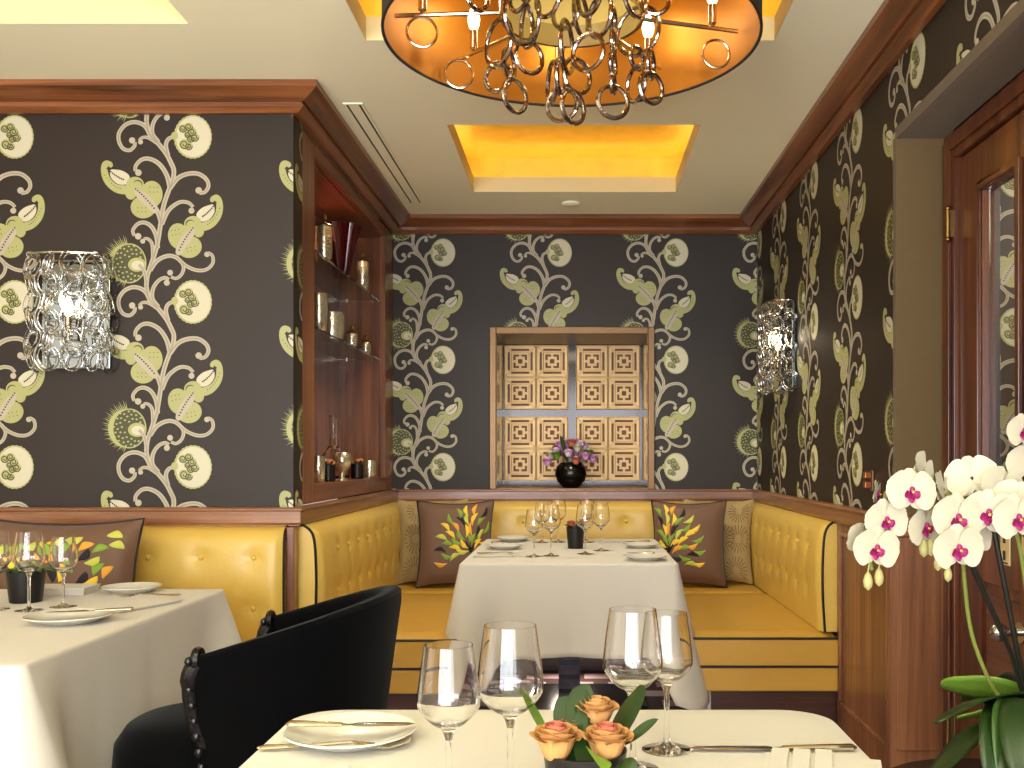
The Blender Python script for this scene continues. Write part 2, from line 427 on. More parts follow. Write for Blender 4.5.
DY1, DY0, DZ = 3.056, 2.02, H + .973        # door recess: far edge, near edge, head
w = MB()
w.box(XR, XR + .1, DY1, YB, 0, CZ); w.box(XR, XR + .1, DY0, DY1, DZ, CZ); w.box(XR, XR + .1, YR, DY0, 0, CZ)
fr = lambda u, z, o: (XR - .001 - o, 10 - u, z)     # u runs towards the camera
rc = [10 - 5.35, 10 - 4.73, 10 - 4.115, 10 - 3.487, 10 - 2.868, 10 - 2.25]
paper_face(w, [(10 - YB, 10 - DY1, RT - .01, CB + .03), (10 - DY1, 10 - DY0, DZ, CB + .03), (10 - DY0, 10 - .5, RT - .01, CB + .03)], rc, H + .553, fr)
struct(rawmesh('wall_right', w, PAPER))

w = MB(); w.box(XW - .1, XW, YR, YF + .1, 0, CZ); struct(w.build('wall_outer', plain_wall, smooth=False))
# rear wall with a wide window opening
w = MB()
w.box(XW, -2.6, YR - .1, YR, 0, CZ); w.box(1.0, 1.6, YR - .1, YR, 0, CZ); w.box(-2.6, 1.0, YR - .1, YR, 0, .06); w.box(-2.6, 1.0, YR - .1, YR, 2.2, CZ)
struct(w.build('wall_rear', plain_wall, smooth=False))
w = MB()
for x in (-2.6, -1.42, -.22, .96): w.box(x, x + .05, YR - .08, YR - .02, .06, 2.2)
w.box(-2.6, 1.0, YR - .08, YR - .02, .06, .11); w.box(-2.6, 1.0, YR - .08, YR - .02, 2.15, 2.2)
struct(w.build('window_2', plain_wall, smooth=False))
# reveals of the door recess (brown fabric) and passage beyond the door
w = MB()
w.box(XR + .1, DX + .08, DY1, DY1 + .1, RT, DZ + .02); w.box(XR, XR + .1, DY1 - .004, DY1, RT, DZ)
w.box(XR + .1, DX + .02, DY1 - .004, DY1, RT, DZ)
w.box(XR, DX + .08, DY0, DY1, DZ - .004, DZ + .02)
w.box(XR - .006, XR + .02, DY0, DY1, DZ - .005, DZ + .028); w.box(XR - .005, XR + .02, DY1 - .006, DY1 + .022, RT, DZ)
struct(w.build('trim_7', brown_fabric, smooth=False))
w = MB(); w.box(XR + .1, DX + .1, DY0 - .1, DY0, 0, DZ + .02); struct(w.build('trim_8', brown_fabric, smooth=False))
w = MB()
fr = lambda u, z, o: (u, 3.9 - .001 - o, z)
w.box(DX + .02, 2.6, 3.9, 4.0, 0, CZ); paper_face(w, [(1.637, 2.5, .3, CZ)], [1.715, 1.715 + .628], H + 1.084, fr)
w.box(DX + .02, 1.637, 3.86, 3.899, 0, CZ, 6); w.box(1.60, 1.606, 3.852, 3.86, 0, CZ, 2)
struct(rawmesh('wall_passage', w, PAPER))
w = MB(); w.box(2.5, 2.6, 1.0, 3.9, 0, CZ); w.box(DX + .02, 2.6, .9, 1.0, 0, CZ); struct(w.build('wall_corridor', plain_wall, smooth=False))

# floor
w = MB(); w.box(XW - .1, 2.6, YR - .1, YB + .7, -.06, 0); struct(w.build('floor', carpet, smooth=False))

# ceiling with three coffered recesses
REC = [(-.505, .482, 3.89, 4.88), (-.654, .612, 1.84, 3.10), (-2.42, -1.157, 1.72, 2.98)]
xs = sorted({XW - .1, 2.6} | {r[0] for r in REC} | {r[1] for r in REC}); ys = sorted({YR - .1, YB + .12} | {r[2] for r in REC} | {r[3] for r in REC})
w = MB()
for i in range(len(xs) - 1):
    for j in range(len(ys) - 1):
        mx, my = (xs[i] + xs[i + 1]) / 2, (ys[j] + ys[j + 1]) / 2
        if any(r[0] < mx < r[1] and r[2] < my < r[3] for r in REC): continue
        w.face([(xs[i], ys[j], CZ), (xs[i + 1], ys[j], CZ), (xs[i + 1], ys[j + 1], CZ), (xs[i], ys[j + 1], CZ)])
for (x0, x1, y0, y1) in REC:
    l = .074; t = .018
    w.box(x0 - t, x0, y0 - t, y1 + t, CZ + .0005, CZ + l, 1); w.box(x1, x1 + t, y0 - t, y1 + t, CZ + .0005, CZ + l, 1)
    w.box(x0, x1, y0 - t, y0, CZ + .0005, CZ + l, 1); w.box(x0, x1, y1, y1 + t, CZ + .0005, CZ + l, 1)
    e = .14; zt = CZ + .205
    a, b, c, d = x0 - e, x1 + e, y0 - e, y1 + e
    w.face([(a, c, zt), (b, c, zt), (b, d, zt), (a, d, zt)], 2)
    for q in ([(a, c), (b, c)], [(b, c), (b, d)], [(b, d), (a, d)], [(a, d), (a, c)]):
        w.face([(q[0][0], q[0][1], CZ + .001), (q[1][0], q[1][1], CZ + .001), (q[1][0], q[1][1], zt), (q[0][0], q[0][1], zt)], 2)
struct(rawmesh('ceiling', w, [plaster, lip_m, gold_leaf]))
def cove(r, name):      # amber light strip lying behind the lip, all round the recess
    x0, x1, y0, y1 = r; e = .085; b = MB()
    X0, X1, Y0, Y1 = x0 - e, x1 + e, y0 - e, y1 + e; z = CZ + .012
    for q in ((X0, X1, Y0, Y0 + .012), (X0, X1, Y1 - .012, Y1), (X0, X0 + .012, Y0 + .012, Y1 - .012), (X1 - .012, X1, Y0 + .012, Y1 - .012)): b.box(q[0], q[1], q[2], q[3], z, z + .012)
    return struct(b.build(name, led, smooth=False))
for r, nm in zip(REC, ('cove_strip_1', 'cove_strip_2', 'cove_strip_3')): cove(r, nm)

# ------------------------------------------------------------------ mouldings swept along the walls (room on the right of the path)
def sweep(mb, path, prof, mats_by_seg=None):
    N = len(path); off = []
    def seg(i):
        a, b = path[i], path[i + 1]; l = math.hypot(b[0] - a[0], b[1] - a[1]); t = ((b[0] - a[0]) / l, (b[1] - a[1]) / l)
        return t, (t[1], -t[0])
    for i in range(N):
        if i == 0: n = seg(0)[1]; off.append(n)
        elif i == N - 1: off.append(seg(N - 2)[1])
        else:
            n1, n2 = seg(i - 1)[1], seg(i)[1]; s = (n1[0] + n2[0], n1[1] + n2[1]); k = 2 / (s[0] ** 2 + s[1] ** 2); off.append((s[0] * k, s[1] * k))
    rings = [[(path[i][0] + off[i][0] * p, path[i][1] + off[i][1] * p, z) for (p, z) in prof] for i in range(N)]
    for i in range(N - 1):
        t, _ = seg(i); mi = 0 if abs(t[0]) > abs(t[1]) else 1
        mb.grid([rings[i], rings[i + 1]], closed_u=True, mi=mi)
    mb.cap(rings[0], 0); mb.cap(rings[-1][::-1], 0)
path = [(XW, YF), (XL, YF), (XL, YB), (XR, YB), (XR, YR)]
g = .002
w = MB(); sweep(w, path, [(g, CZ - .001), (.11, CZ - .001), (.11, CZ - .022), (.098, CZ - .03), (.052, CZ - .052), (.045, CZ - .052), (.040, CZ - .0535), (.040, CZ - .060), (.046, CZ - .061), (.046, CZ - .071), (.032, CZ - .079), (.022, CZ - .086), (g, CZ - .086)])
struct(w.build('trim_1', [wood_x, wood_y], smooth=False))
w = MB(); sweep(w, [(XW, YF), (XL, YF), (XL, YB), (XR, YB), (XR, DY1)], [(g, RT), (.036, RT), (.040, RT - .006), (.040, RT - .010), (.034, RT - .014), (.034, RB + .012), (.028, RB + .004), (.028, RB), (g, RB)])
struct(w.build('trim_2', [rail_x, rail_y], smooth=False))
w = MB(); w.box(XR - .036, DX - .002, DY1 - .036, DY1 - .0045, RB, RT); struct(w.build('trim_3', rail_x, smooth=False, bevel=.003))
# wainscot on the right wall and on the return of the door recess
def framed_panel(mb, p0, p1, z0, z1, nrm, m=(.075, .075, .24, .09)):
    """p0,p1 plan points; raised frame and moulding around a sunk field"""
    L = math.hypot(p1[0] - p0[0], p1[1] - p0[1]); t = ((p1[0] - p0[0]) / L, (p1[1] - p0[1]) / L)
    def pt(s, z, o): return (p0[0] + t[0] * s + nrm[0] * o, p0[1] + t[1] * s + nrm[1] * o, z)
    def bx(s0, s1, za, zb, o0, o1):
        A = [pt(s, z, o) for s, z, o in ((s0, za, o0), (s1, za, o0), (s1, za, o1), (s0, za, o1), (s0, zb, o0), (s1, zb, o0), (s1, zb, o1), (s0, zb, o1))]
        n = len(mb.v); mb.v += A
        for q in ((0, 3, 2, 1), (4, 5, 6, 7), (0, 1, 5, 4), (1, 2, 6, 5), (2, 3, 7, 6), (3, 0, 4, 7)): mb.f.append(tuple(n + k for k in q)); mb.m.append(0)
    a, b, c, d = m
    bx(0, L, z0, z1, 0, .004)
    bx(0, a, z0, z1, .004, .012); bx(L - b, L, z0, z1, .004, .012); bx(a, L - b, z0, z0 + c, .004, .012); bx(a, L - b, z1 - d, z1, .004, .012)
    k = .016
    bx(a, a + k, z0 + c, z1 - d, .004, .016); bx(L - b - k, L - b, z0 + c, z1 - d, .004, .016)
    bx(a + k, L - b - k, z0 + c, z0 + c + k, .004, .016); bx(a + k, L - b - k, z1 - d - k, z1 - d, .004, .016)
w = MB(); framed_panel(w, (XR - .001, 3.71), (XR - .001, DY1), .0, RB - .001, (-1, 0), (.03, .05, .235, .03))
struct(w.build('trim_4', panel_z, smooth=False, bevel=.002))
w = MB(); w.box(XR - .03, DX - .004, DY1 - .03, DY1 - .001, 0, RB - .001); w.box(XR - .012, DX - .03, DY1 - .036, DY1 - .03, .26, RB - .03)
w.box(XR - .03, DX - .004, DY1 - .042, DY1 - .03, 0, .12)
struct(w.build('trim_5', panel_z, smooth=False, bevel=.002))
w = MB(); w.box(XR - .026, XR - .001, YR, DY0, 0, RT); struct(w.build('trim_9', panel_z, smooth=False))
# dark timber edge between the two banquettes
w = MB(); w.box(XL - .011, XL + .016, YF - .05, YF - .002, 0, RB - .002); struct(w.build('trim_6', wood_z, smooth=False, bevel=.003))

# ------------------------------------------------------------------ door in the right wall
w = MB()
w.box(DX - .012, DX + .06, 2.965, DY1 - .005, 0, DZ - .006); w.box(DX - .012, DX + .06, DY0 + .005, 2.10, 0, DZ - .006)
w.box(DX - .012, DX + .06, 2.10, 2.965, 2.035, DZ - .006)
w.box(DX - .022, DX - .012, 2.985, 3.035, 0, DZ - .03); w.box(DX - .022, DX - .012, 2.07, 2.985, 2.06, DZ - .03)
d1 = struct(w.build('door_1', door_z, smooth=False, bevel=.004))
leaf = MB(); LX0, LX1 = DX + .004, DX + .044
lights = [(2.56, 2.80), (2.26, 2.46)]
gz0, gz1 = 1.02, 1.893
leaf.box(LX0, LX1, 2.80, 2.96, .01, 2.03); leaf.box(LX0, LX1, 2.46, 2.56, .01, 2.03); leaf.box(LX0, LX1, 2.105, 2.26, .01, 2.03)
for a, b in lights:
    leaf.box(LX0, LX1, a, b, gz1, 2.03); leaf.box(LX0, LX1, a, b, .80, gz0); leaf.box(LX0 + .012, LX1 - .012, a, b, .2, .80); leaf.box(LX0, LX1, a, b, .01, .2)
lf = leaf.build('door_leaf', door_z, d1, smooth=False, bevel=.003)
bz = MB()
for a, b in lights:
    bz.box(LX0 - .014, LX0 - .0005, b, b + .02, gz0 - .02, gz1 + .02); bz.box(LX0 - .014, LX0 - .0005, a - .02, a, gz0 - .02, gz1 + .02)
    bz.box(LX0 - .014, LX0 - .0005, a, b, gz1, gz1 + .02); bz.box(LX0 - .014, LX0 - .0005, a, b, gz0 - .02, gz0)
bz.build('glazing_bead', door_z, lf, smooth=False, bevel=.003)
for a, b in lights:
    q = MB(); q.box(LX0 + .02, LX0 + .026, a, b, gz0, gz1); q.build('pane', glass, lf, smooth=False)
q = MB()
for a, b in lights: q.box(LX0 + .006, LX0 + .0115, a + .015, b - .015, .23, .77)
q.build('lower_panel', door_y, lf, smooth=False)
for z0, z1 in ((1.80, 1.88), (.275, .375)):
    q = MB(); q.tube([(DX - .028, 2.972, z0), (DX - .028, 2.972, z1)], .008, 10); q.ball((DX - .028, 2.972, z1 + .006), .009, 10); q.ball((DX - .028, 2.972, z0 - .006), .009, 10)
    q.box(DX - .026, DX - .010, 2.966, 2.995, z0, z1); q.build('hinge', brass, d1)
def escutcheon(y0, y1):
    q = MB(); q.box(LX0 - .005, LX0 - .0006, y0, y1, .862, .958)
    for s in (0, 1):
        yy = (y0 + y1) / 2; q.box(LX0 - .008, LX0 - .005, yy - .006, yy + .006, .875 + s * .045, .90 + s * .045, 1)
        q.box(LX0 - .007, LX0 - .005, y0 + .008, y1 - .008, .866 + s * .08, .870 + s * .08, 1)
    q.build('escutcheon', [pbr('ivory_plate_%d' % int(y0 * 100), rgb(226, 206, 150), .35, metal=.3), ink_m], lf, smooth=False, bevel=.001)
escutcheon(2.612, 2.668); escutcheon(2.49, 2.54)
q = MB(); q.tube([(LX0 - .001, 2.55, .70), (LX0 - .05, 2.55, .70)], .010, 12); q.ball((LX0 - .058, 2.55, .70), .024, 16); q.lathe([(.026, 0), (.02, .008)], 20, (0, 0, 0))
q2 = MB(); q2.tube([(LX0 - .001, 2.55, .70), (LX0 - .05, 2.55, .70)], .010, 12); q2.ball((LX0 - .058, 2.55, .70), .024, 16); q2.tube([(LX0 - .001, 2.55, .70), (LX0 - .006, 2.55, .70)], .028, 18)
q2.build('door_knob', steel, lf)

# ------------------------------------------------------------------ window niche in the back wall: bronze frame, mirrored reveals, gilt fretwork panels
NX0, NX1, NZ0, NZ1, NY = -.437, .384, RT + .004, H + .66, 5.93
w = MB()
for q in ((-.472, NX0, RT + .001, H + .696), (NX1, .419, RT + .001, H + .696)): w.box(q[0], q[1], YB - .032, YB - .003, q[2], q[3])
w.box(NX0, NX1, YB - .032, YB - .003, NZ1, H + .696)
wn = struct(w.build('window_1', bronze, smooth=False, bevel=.003))
w = MB(); w.box(NX0, NX1, YB - .003, NY + .05, NZ1 + .0, NZ1 + .02); w.box(NX0, NX1, YB + .0, NY + .05, RT - .02, NZ0)
w.build('soffit_and_sill', bronze, wn, smooth=False)
w = MB(); w.box(NX0 - .018, NX0 + .001, YB - .003, NY + .05, NZ0, NZ1); w.box(NX1 - .001, NX1 + .018, YB - .003, NY + .05, NZ0, NZ1)
w.build('mirrored_reveal', pbr('antique_mirror', rgb(150, 140, 130), .1, metal=1), wn, smooth=False)
w = MB(); w.box(NX0, NX1, NY + .03, NY + .05, NZ0, NZ1); w.build('dark_mirror_back', pbr('smoked_mirror', rgb(52, 50, 50), .12, metal=1), wn, smooth=False)
def tile_mask():
    n = 28; g_ = [[1] * n for _ in range(n)]
    def hole(x0, x1, y0, y1):
        for y in range(y0, y1):
            for x in range(x0, x1): g_[y][x] = 0
    hole(6, 22, 3, 5); hole(6, 22, 23, 25); hole(3, 5, 6, 22); hole(23, 25, 6, 22)
    for sx in (0, 1):
        for sy in (0, 1):
            for (x0, x1, y0, y1) in ((8, 13, 8, 10), (8, 10, 8, 13)):
                X0, X1 = (x0, x1) if not sx else (n - x1, n - x0); Y0, Y1 = (y0, y1) if not sy else (n - y1, n - y0)
                hole(X0, X1, Y0, Y1)
    hole(12, 16, 12, 16)
    return g_, n
mask, MN = tile_mask()
def fret(x0, z0, size):
    bk = MB(); bk.box(x0, x0 + size, NY + .012, NY + .025, z0, z0 + size)
    p = bk.build('fretwork_panel', fret_dark, wn, smooth=False)
    f = MB(); s = size / 2; c = s / MN
    for ti in (0, 1):
        for tj in (0, 1):
            ox, oz = x0 + ti * s, z0 + tj * s
            for r in range(MN):
                k = 0
                while k < MN:
                    if mask[r][k]:
                        e = k
                        while e < MN and mask[r][e]: e += 1
                        f.box(ox + k * c, ox + e * c, NY, NY + .012, oz + r * c, oz + (r + 1) * c); k = e
                    else: k += 1
            # mitred beads running to the corners and round the border
            for (a, b) in (((.6, .6), (6.2, 6.2)), ((27.4, .6), (21.8, 6.2)), ((.6, 27.4), (6.2, 21.8)), ((27.4, 27.4), (21.8, 21.8))):
                f.tube([(ox + a[0] * c, NY - .001, oz + a[1] * c), (ox + b[0] * c, NY - .001, oz + b[1] * c)], .0022, 6)
            for rr in (6.3, .5):
                q = [(ox + rr * c, NY - .001, oz + rr * c), (ox + (28 - rr) * c, NY - .001, oz + rr * c), (ox + (28 - rr) * c, NY - .001, oz + (28 - rr) * c), (ox + rr * c, NY - .001, oz + (28 - rr) * c)]
                for i in range(4): f.tube([q[i], q[(i + 1) % 4]], .0024, 6)
    f.build('fretwork', fret_gold, p, smooth=False)
for x0 in (-.432, -.006):
    for z0 in (H - .146, H + .277): fret(x0, z0, .380)

# ------------------------------------------------------------------ ceiling fittings
t = thing('ceiling_vent', (-.818, 4.365, CZ), 'long narrow white slot air vent in the ceiling beside the left cornice', 'vent')
q = MB(); 
for x0, x1 in ((-.036, -.027), (-.019, .019), (.027, .036)): q.box(x0, x1, -.71, .71, -.005, -.0005)
q.box(-.036, .036, -.72, -.71, -.005, -.0005); q.box(-.036, .036, .71, .72, -.005, -.0005)
q.build('frame', plaster, t, smooth=False)
for x in (-.023, .023):
    q = MB(); q.box(x - .0041, x + .0041, -.71, .71, -.003, -.0006); q.build('slot', ink_m, t, smooth=False, loc=None)
t = thing('smoke_detector', (-.03, 5.09, CZ), 'small flat white disc on the ceiling near the back cornice', 'detector')
q = MB(); q.lathe([(.046, -.0005), (.046, -.008), (.036, -.014), (.001, -.015)], 24); q.build('cover', plaster, t)

# ------------------------------------------------------------------ display cabinet in the left side of the alcove
CY0, CY1 = YF + .112, YB - .003
SH0, SH1, SB = H + .815, H + .51, H - .108
ca = thing('display_cabinet', (XL, (CY0 + CY1) / 2, RT), 'built-in walnut display cabinet with glass shelves beside the alcove', 'cabinet')
ox, oy, oz = ca.location
def lb(mb, x0, x1, y0, y1, z0, z1): mb.box(x0 - ox, x1 - ox, y0 - oy, y1 - oy, z0 - oz, z1 - oz)
q = MB(); lb(q, XL - .26, XL - .24, CY0, CY1, RT, CZ - .09); lb(q, XL - .24, XL - .03, CY0, 3.80, RT, H + 1.14); lb(q, XL - .24, XL - .03, 5.22, CY1, RT, H + 1.14)
q.build('carcass', wood_z, ca, smooth=False)
q = MB(); lb(q, XL - .24, XL - .03, 3.80, 5.22, H + 1.14, H + 1.16); q.build('top_board', wood_y, ca, smooth=False)
q = MB(); lb(q, XL - .24, XL - .03, 3.80, 5.22, SB - .03, SB); q.build('bottom_board', wood_y, ca, smooth=False)
for a, b in ((CY0, 3.81), (5.21, CY1)):
    q = MB(); lb(q, XL - .03, XL, a, b, RT + .002, CZ - .09); q.build('stile', wood_z, ca, smooth=False, bevel=.003)
for a, b in ((H + 1.145, CZ - .09), (RT + .002, SB)):
    q = MB(); lb(q, XL - .03, XL, 3.81, 5.21, a, b); q.build('rail', wood_y, ca, smooth=False, bevel=.003)
for z in (SH0, SH1):
    q = MB(); lb(q, XL - .238, XL - .032, 3.802, 5.218, z - .008, z); s = q.build('shelf', thin_glass, ca, smooth=False)
    for yy in (3.808, 5.212):
        for xx in (XL - .07, XL - .2):
            p = MB(); p.tube([(xx - ox, yy - oy - (.008 if yy < 4 else -.008), z - .013 - oz), (xx - ox, yy - oy, z - .013 - oz)], .005, 8); p.build('shelf_pin', nickel, s)
w = MB(); w.box(XL - .12, XL - .001, CY0, YB - .002, 0, RB - .002); struct(w.build('wall_alcove', wood_y, smooth=False))

# objects on the shelves
def lathe_thing(name, loc, parts, label, cat, group=None, n=28):
    t = thing(name, loc, label, cat, group)
    for (pn, prof, mat, kw) in parts:
        q = MB(); q.lathe(prof, n, **kw); q.build(pn, mat, t)
    return t
def jar_parts(r, h, knob=.02):
    return [('body', [(r * .7, 0), (r * .86, h * .03), (r, h * .25), (r, h * .85), (r * .94, h), (r * .86, h), (r * .86, h * .9), (.001, h * .9)], mercury, {}),
            ('lid', [(r * .9, h + .0008), (r * .95, h + .006), (r * .6, h + .014), (.006, h + .02), (.005, h + .024), (.011, h + .03), (.010, h + .024 + knob * .7), (.001, h + .026 + knob)], brass, {})]
def cup_parts(r, h):
    return [('body', [(r * .75, 0), (r * .9, h * .04), (r, h * .5), (r * .97, h), (r * .88, h), (r * .9, h * .1), (.001, h * .1)], mercury, {})]
lathe_thing('lidded_jar', (-1.05, 4.15, SH0), jar_parts(.034, .135, .03), 'tall mercury glass jar with brass lid at the near end of the upper shelf', 'jar')
# ribbed ruby vase
t = thing('ruby_vase', (-1.075, 4.56, SH0), 'flared dark red ribbed glass vase on the upper shelf', 'vase')
q = MB(); q.lathe([(.026, 0), (.030, .004), (.034, .02), (.05, .09), (.07, .17), (.086, .235), (.080, .235), (.064, .17), (.044, .09), (.026, .022), (.001, .018)], 72, lobes=18, amp=.045); q.build('body', red_glass, t)
lathe_thing('lidded_jar', (-1.05, 4.90, SH0), jar_parts(.03, .135, .025), 'mercury glass jar with brass lid at the far end of the upper shelf', 'jar')
lathe_thing('mercury_tumbler', (-1.05, 4.07, SH1), cup_parts(.034, .15), 'tall narrow mercury glass tumbler on the lower glass shelf', 'tumbler')
lathe_thing('mercury_bowl', (-1.07, 4.37, SH1), cup_parts(.052, .115), 'wide squat mercury glass bowl in the middle of the lower glass shelf', 'bowl')
lathe_thing('lidded_jar', (-1.05, 4.66, SH1), jar_parts(.027, .058, .016), 'small lidded mercury jar beside the wide bowl on the lower shelf', 'jar')
lathe_thing('lidded_jar', (-1.05, 4.97, SH1), jar_parts(.025, .052, .014), 'smallest lidded mercury jar at the far end of the lower shelf', 'jar')
lathe_thing('mercury_tumbler', (-1.05, 4.06, SB), cup_parts(.027, .108), 'slim silver tumbler at the near end of the cabinet base', 'tumbler')
t = thing('decanter', (-1.15, 4.72, SB), 'clear glass decanter with a wide belly and tall neck on the cabinet base', 'decanter')
q = MB(); q.lathe([(.06, 0), (.074, .01), (.078, .04), (.066, .09), (.034, .135), (.018, .155), (.017, .2), (.018, .29), (.021, .30), (.017, .30), (.0135, .2), (.0145, .157), (.030, .132), (.062, .088), (.073, .04), (.068, .014), (.001, .009)], 32); q.build('body', glass, t)
q = MB(); q.torus((0, 0, .152), .021, .004, n=24); q.xform(lambda x, y, z: (x, (z - .152), .152 + y)); q.build('neck_ring', brass, t)
def black_vase(loc, label, seed):
    t = thing('posy_vase', loc, label, 'vase'); rnd = random.Random(seed)
    q = MB(); q.lathe([(.026, 0), (.03, .004), (.031, .07), (.027, .07), (.026, .012), (.001, .012)], 24); q.build('body', black_pot, t)
    for k in range(5):
        a = k * 1.256; q = MB(); q.ball((.017 * cos(a), .017 * sin(a), .077 + .01 * rnd.random()), .013, 10, sz=.8); q.build('blossom', [rose_o, rose_p, cream_m][k % 3], t)
    for k in range(5):
        a = k * 1.256 + .6; q = MB(); q.tube([(.01 * cos(a), .01 * sin(a), .06), (.026 * cos(a), .026 * sin(a), .085), (.036 * cos(a), .036 * sin(a), .088)], [.002, .007, .001], 6, flat=.3); q.build('leaf', leaf_d, t)
black_vase((-1.055, 4.24, SB), 'small black vase with a posy beside the slim silver tumbler', 1)
lathe_thing('silver_goblet', (-1.055, 4.49, SB), [('body', [(.03, 0), (.03, .004), (.012, .012), (.010, .03), (.03, .05), (.042, .08), (.04, .11), (.03, .125), (.026, .125), (.036, .108), (.037, .08), (.001, .055)], mercury, {})], 'round bellied silver goblet in the middle of the cabinet base', 'goblet')
black_vase((-1.055, 4.80, SB), 'small black vase with a posy between goblet and far silver jar', 2)
lathe_thing('mercury_tumbler', (-1.05, 5.06, SB), cup_parts(.034, .085), 'short wide silver tumbler at the far end of the cabinet base', 'tumbler')

# ------------------------------------------------------------------ banquettes
SEAT, CUSH, BASE = .493, .367, .277
TOPZ = RB - .001
def tufted(mb, L, z0, z1, th, frame, buttons, end0=False, end1=False, nu=None):
    """padded back: s along wall 0..L, z height, o out from the wall"""
    nu = nu or int(L / .018); nv = 30
    rows = []
    for j in range(nv + 1):
        v = j / nv; z = z0 + (z1 - z0) * v; row = []
        for i in range(nu + 1):
            s = L * i / nu
            o = th * (.62 + .38 * min(1, ((1 - v) / .16)) ** .5) if v > .84 else th
            k = (1 - v) * (z1 - z0)
            o = th * (1 - .55 * math.exp(-k / .018)) + .012 * sin(pi * v)
            for e, d in ((end0, s), (end1, L - s)):
                if e: o *= 1 - .25 * math.exp(-d / .014)
            for (bs, bz) in buttons:
                r2 = (s - bs) ** 2 + (z - bz) ** 2
                if r2 < .02: o -= .020 * math.exp(-sqrt(r2) / .022)
                if abs(s - bs) < .03 and z > bz: o -= .003 * math.exp(-abs(s - bs) / .006) * math.exp(-(z - bz) / .12)
            row.append(frame(s, z, o))
        rows.append(row)
    top = [frame(L * i / nu, z1, 0) for i in range(nu + 1)]; bot = [frame(L * i / nu, z0, 0) for i in range(nu + 1)]
    mb.grid([bot] + rows + [top])
    for i in (0, nu):
        mb.cap([bot[i]] + [r[i] for r in rows] + [top[i]])
    return rows
def back_section(parent, name, L, frame, buttons, z0=SEAT + .004, piping=(True, True), th=.085, origin=(0, 0, 0)):
    f = lambda s, z, o: tuple(a - b for a, b in zip(frame(s, z, o), origin))
    m = MB(); rows = tufted(m, L, z0, TOPZ, th, f, buttons, piping[0], piping[1])
    b = m.build(name, leather, parent)
    for e, idx in ((piping[0], 0), (piping[1], -1)):
        if e:
            q = MB(); q.tube([r[idx] for r in rows] + [f(0 if idx == 0 else L, TOPZ, .004)], .005, 6); q.build('piping', piping_m, b)
    for (bs, bz) in buttons:
        c = f(bs, bz, th - .007); q = MB(); q.ball(c, .0115, 12); q.build('button', leather, b)
    return b
# long banquette against the left wall
o1 = (-2.1, YF - .26, 0)
bq = thing('banquette', o1, 'straight yellow leather banquette with buttoned back under the left wall', 'banquette')
fr = lambda s, z, o: (-1.013 - s, YF - .003 - o, z)
btn = [(.10 + .182 * k, z) for k in range(12) for z in (.80, .625)]
back_section(bq, 'backrest', 2.1, fr, btn, piping=(True, False), origin=o1)
def seat_block(parent, x0, x1, y0, y1, org, front):
    """cushion, base and plinth; front: list of sides carrying piping"""
    L = lambda *a: (a[0] - org[0], a[1] - org[0], a[2] - org[1], a[3] - org[1])
    q = MB(); n = 24; rows = []
    A, B, C, D = L(x0, x1, y0, y1)
    for j in range(n + 1):
        row = []
        for i in range(n + 1):
            u, v = i / n, j / n
            e = min(u * (B - A), (1 - u) * (B - A), v * (D - C), (1 - v) * (D - C))
            row.append((A + (B - A) * u, C + (D - C) * v, SEAT - .020 * math.exp(-e / .012) + .006 * sin(pi * u) * sin(pi * v)))
        rows.append(row)
    q.grid(rows)
    rim = [rows[0][i] for i in range(n + 1)] + [rows[j][n] for j in range(1, n + 1)] + [rows[n][i] for i in range(n - 1, -1, -1)] + [rows[j][0] for j in range(n - 1, 0, -1)]
    low = [(p[0], p[1], CUSH + .002) for p in rim]
    q.grid([rim, low], closed_u=True); q.cap(low)
    c = q.build('seat_cushion', seat_leather, parent)
    for z, rr in ((SEAT - .018, .005), (CUSH + .004, .0045)):
        for side in front:
            k = .003
            pts = {'y0': [(A - k, C - k, z), (B + k, C - k, z)], 'x0': [(A - k, C - k, z), (A - k, D, z)], 'x1': [(B + k, C - k, z), (B + k, D, z)]}[side]
            q = MB(); q.tube([tuple(a + (b - a) * t / 6 for a, b in zip(*pts)) for t in range(7)], rr, 6); q.build('piping', piping_m, c)
    q = MB(); q.box(A + .002, B - .002, C + .002, D - .002, BASE, CUSH - .001); q.build('base', seat_leather, parent, smooth=False, bevel=.008)
def plinth(parent, x0, x1, y0, y1, org):
    q = MB(); q.box(x0 - org[0], x1 - org[0], y0 - org[1], y1 - org[1], 0, BASE - .001); q.build('plinth', plinth_m, parent, smooth=False)
seat_block(bq, XW + .02, -1.016, YF - .60, YF - .004, o1, ['y0'])
plinth(bq, XW + .02, -1.02, YF - .54, YF - .01, o1)
# U-shaped banquette in the alcove
o2 = (0, 4.5, 0)
bu = thing('alcove_banquette', o2, 'U-shaped yellow leather banquette with black piping around the alcove table', 'banquette')
SY0 = 3.66
bl = [(.05 + .22 + .182 * k, z) for k in range(9) for z in (.80, .64)]
back_section(bu, 'backrest', YB - .005 - 3.545, lambda s, z, o: (XL + .003 + o, 3.545 + s, z), bl, piping=(True, False), origin=o2)
br_ = [(.20 + .182 * k, z) for k in range(8) for z in (.80, .64)]
back_section(bu, 'backrest', YB - .005 - 3.715, lambda s, z, o: (XR - .003 - o, 3.715 + s, z), br_, piping=(True, False), th=.072, origin=o2)
bb = [(.09 + .182 * k, z) for k in range(10) for z in (.80, .64)]
back_section(bu, 'backrest', 1.978 - .15, lambda s, z, o: (XL + .08 + s, YB - .004 - o, z), bb, piping=(False, False), origin=o2)
seat_block(bu, XL + .005, -.43, SY0, 4.82, o2, ['y0', 'x1'])
seat_block(bu, .41, XR - .005, SY0 + .04, 4.82, o2, ['y0', 'x0'])
seat_block(bu, XL + .005, XR - .005, 4.825, YB - .01, o2, ['y0'])
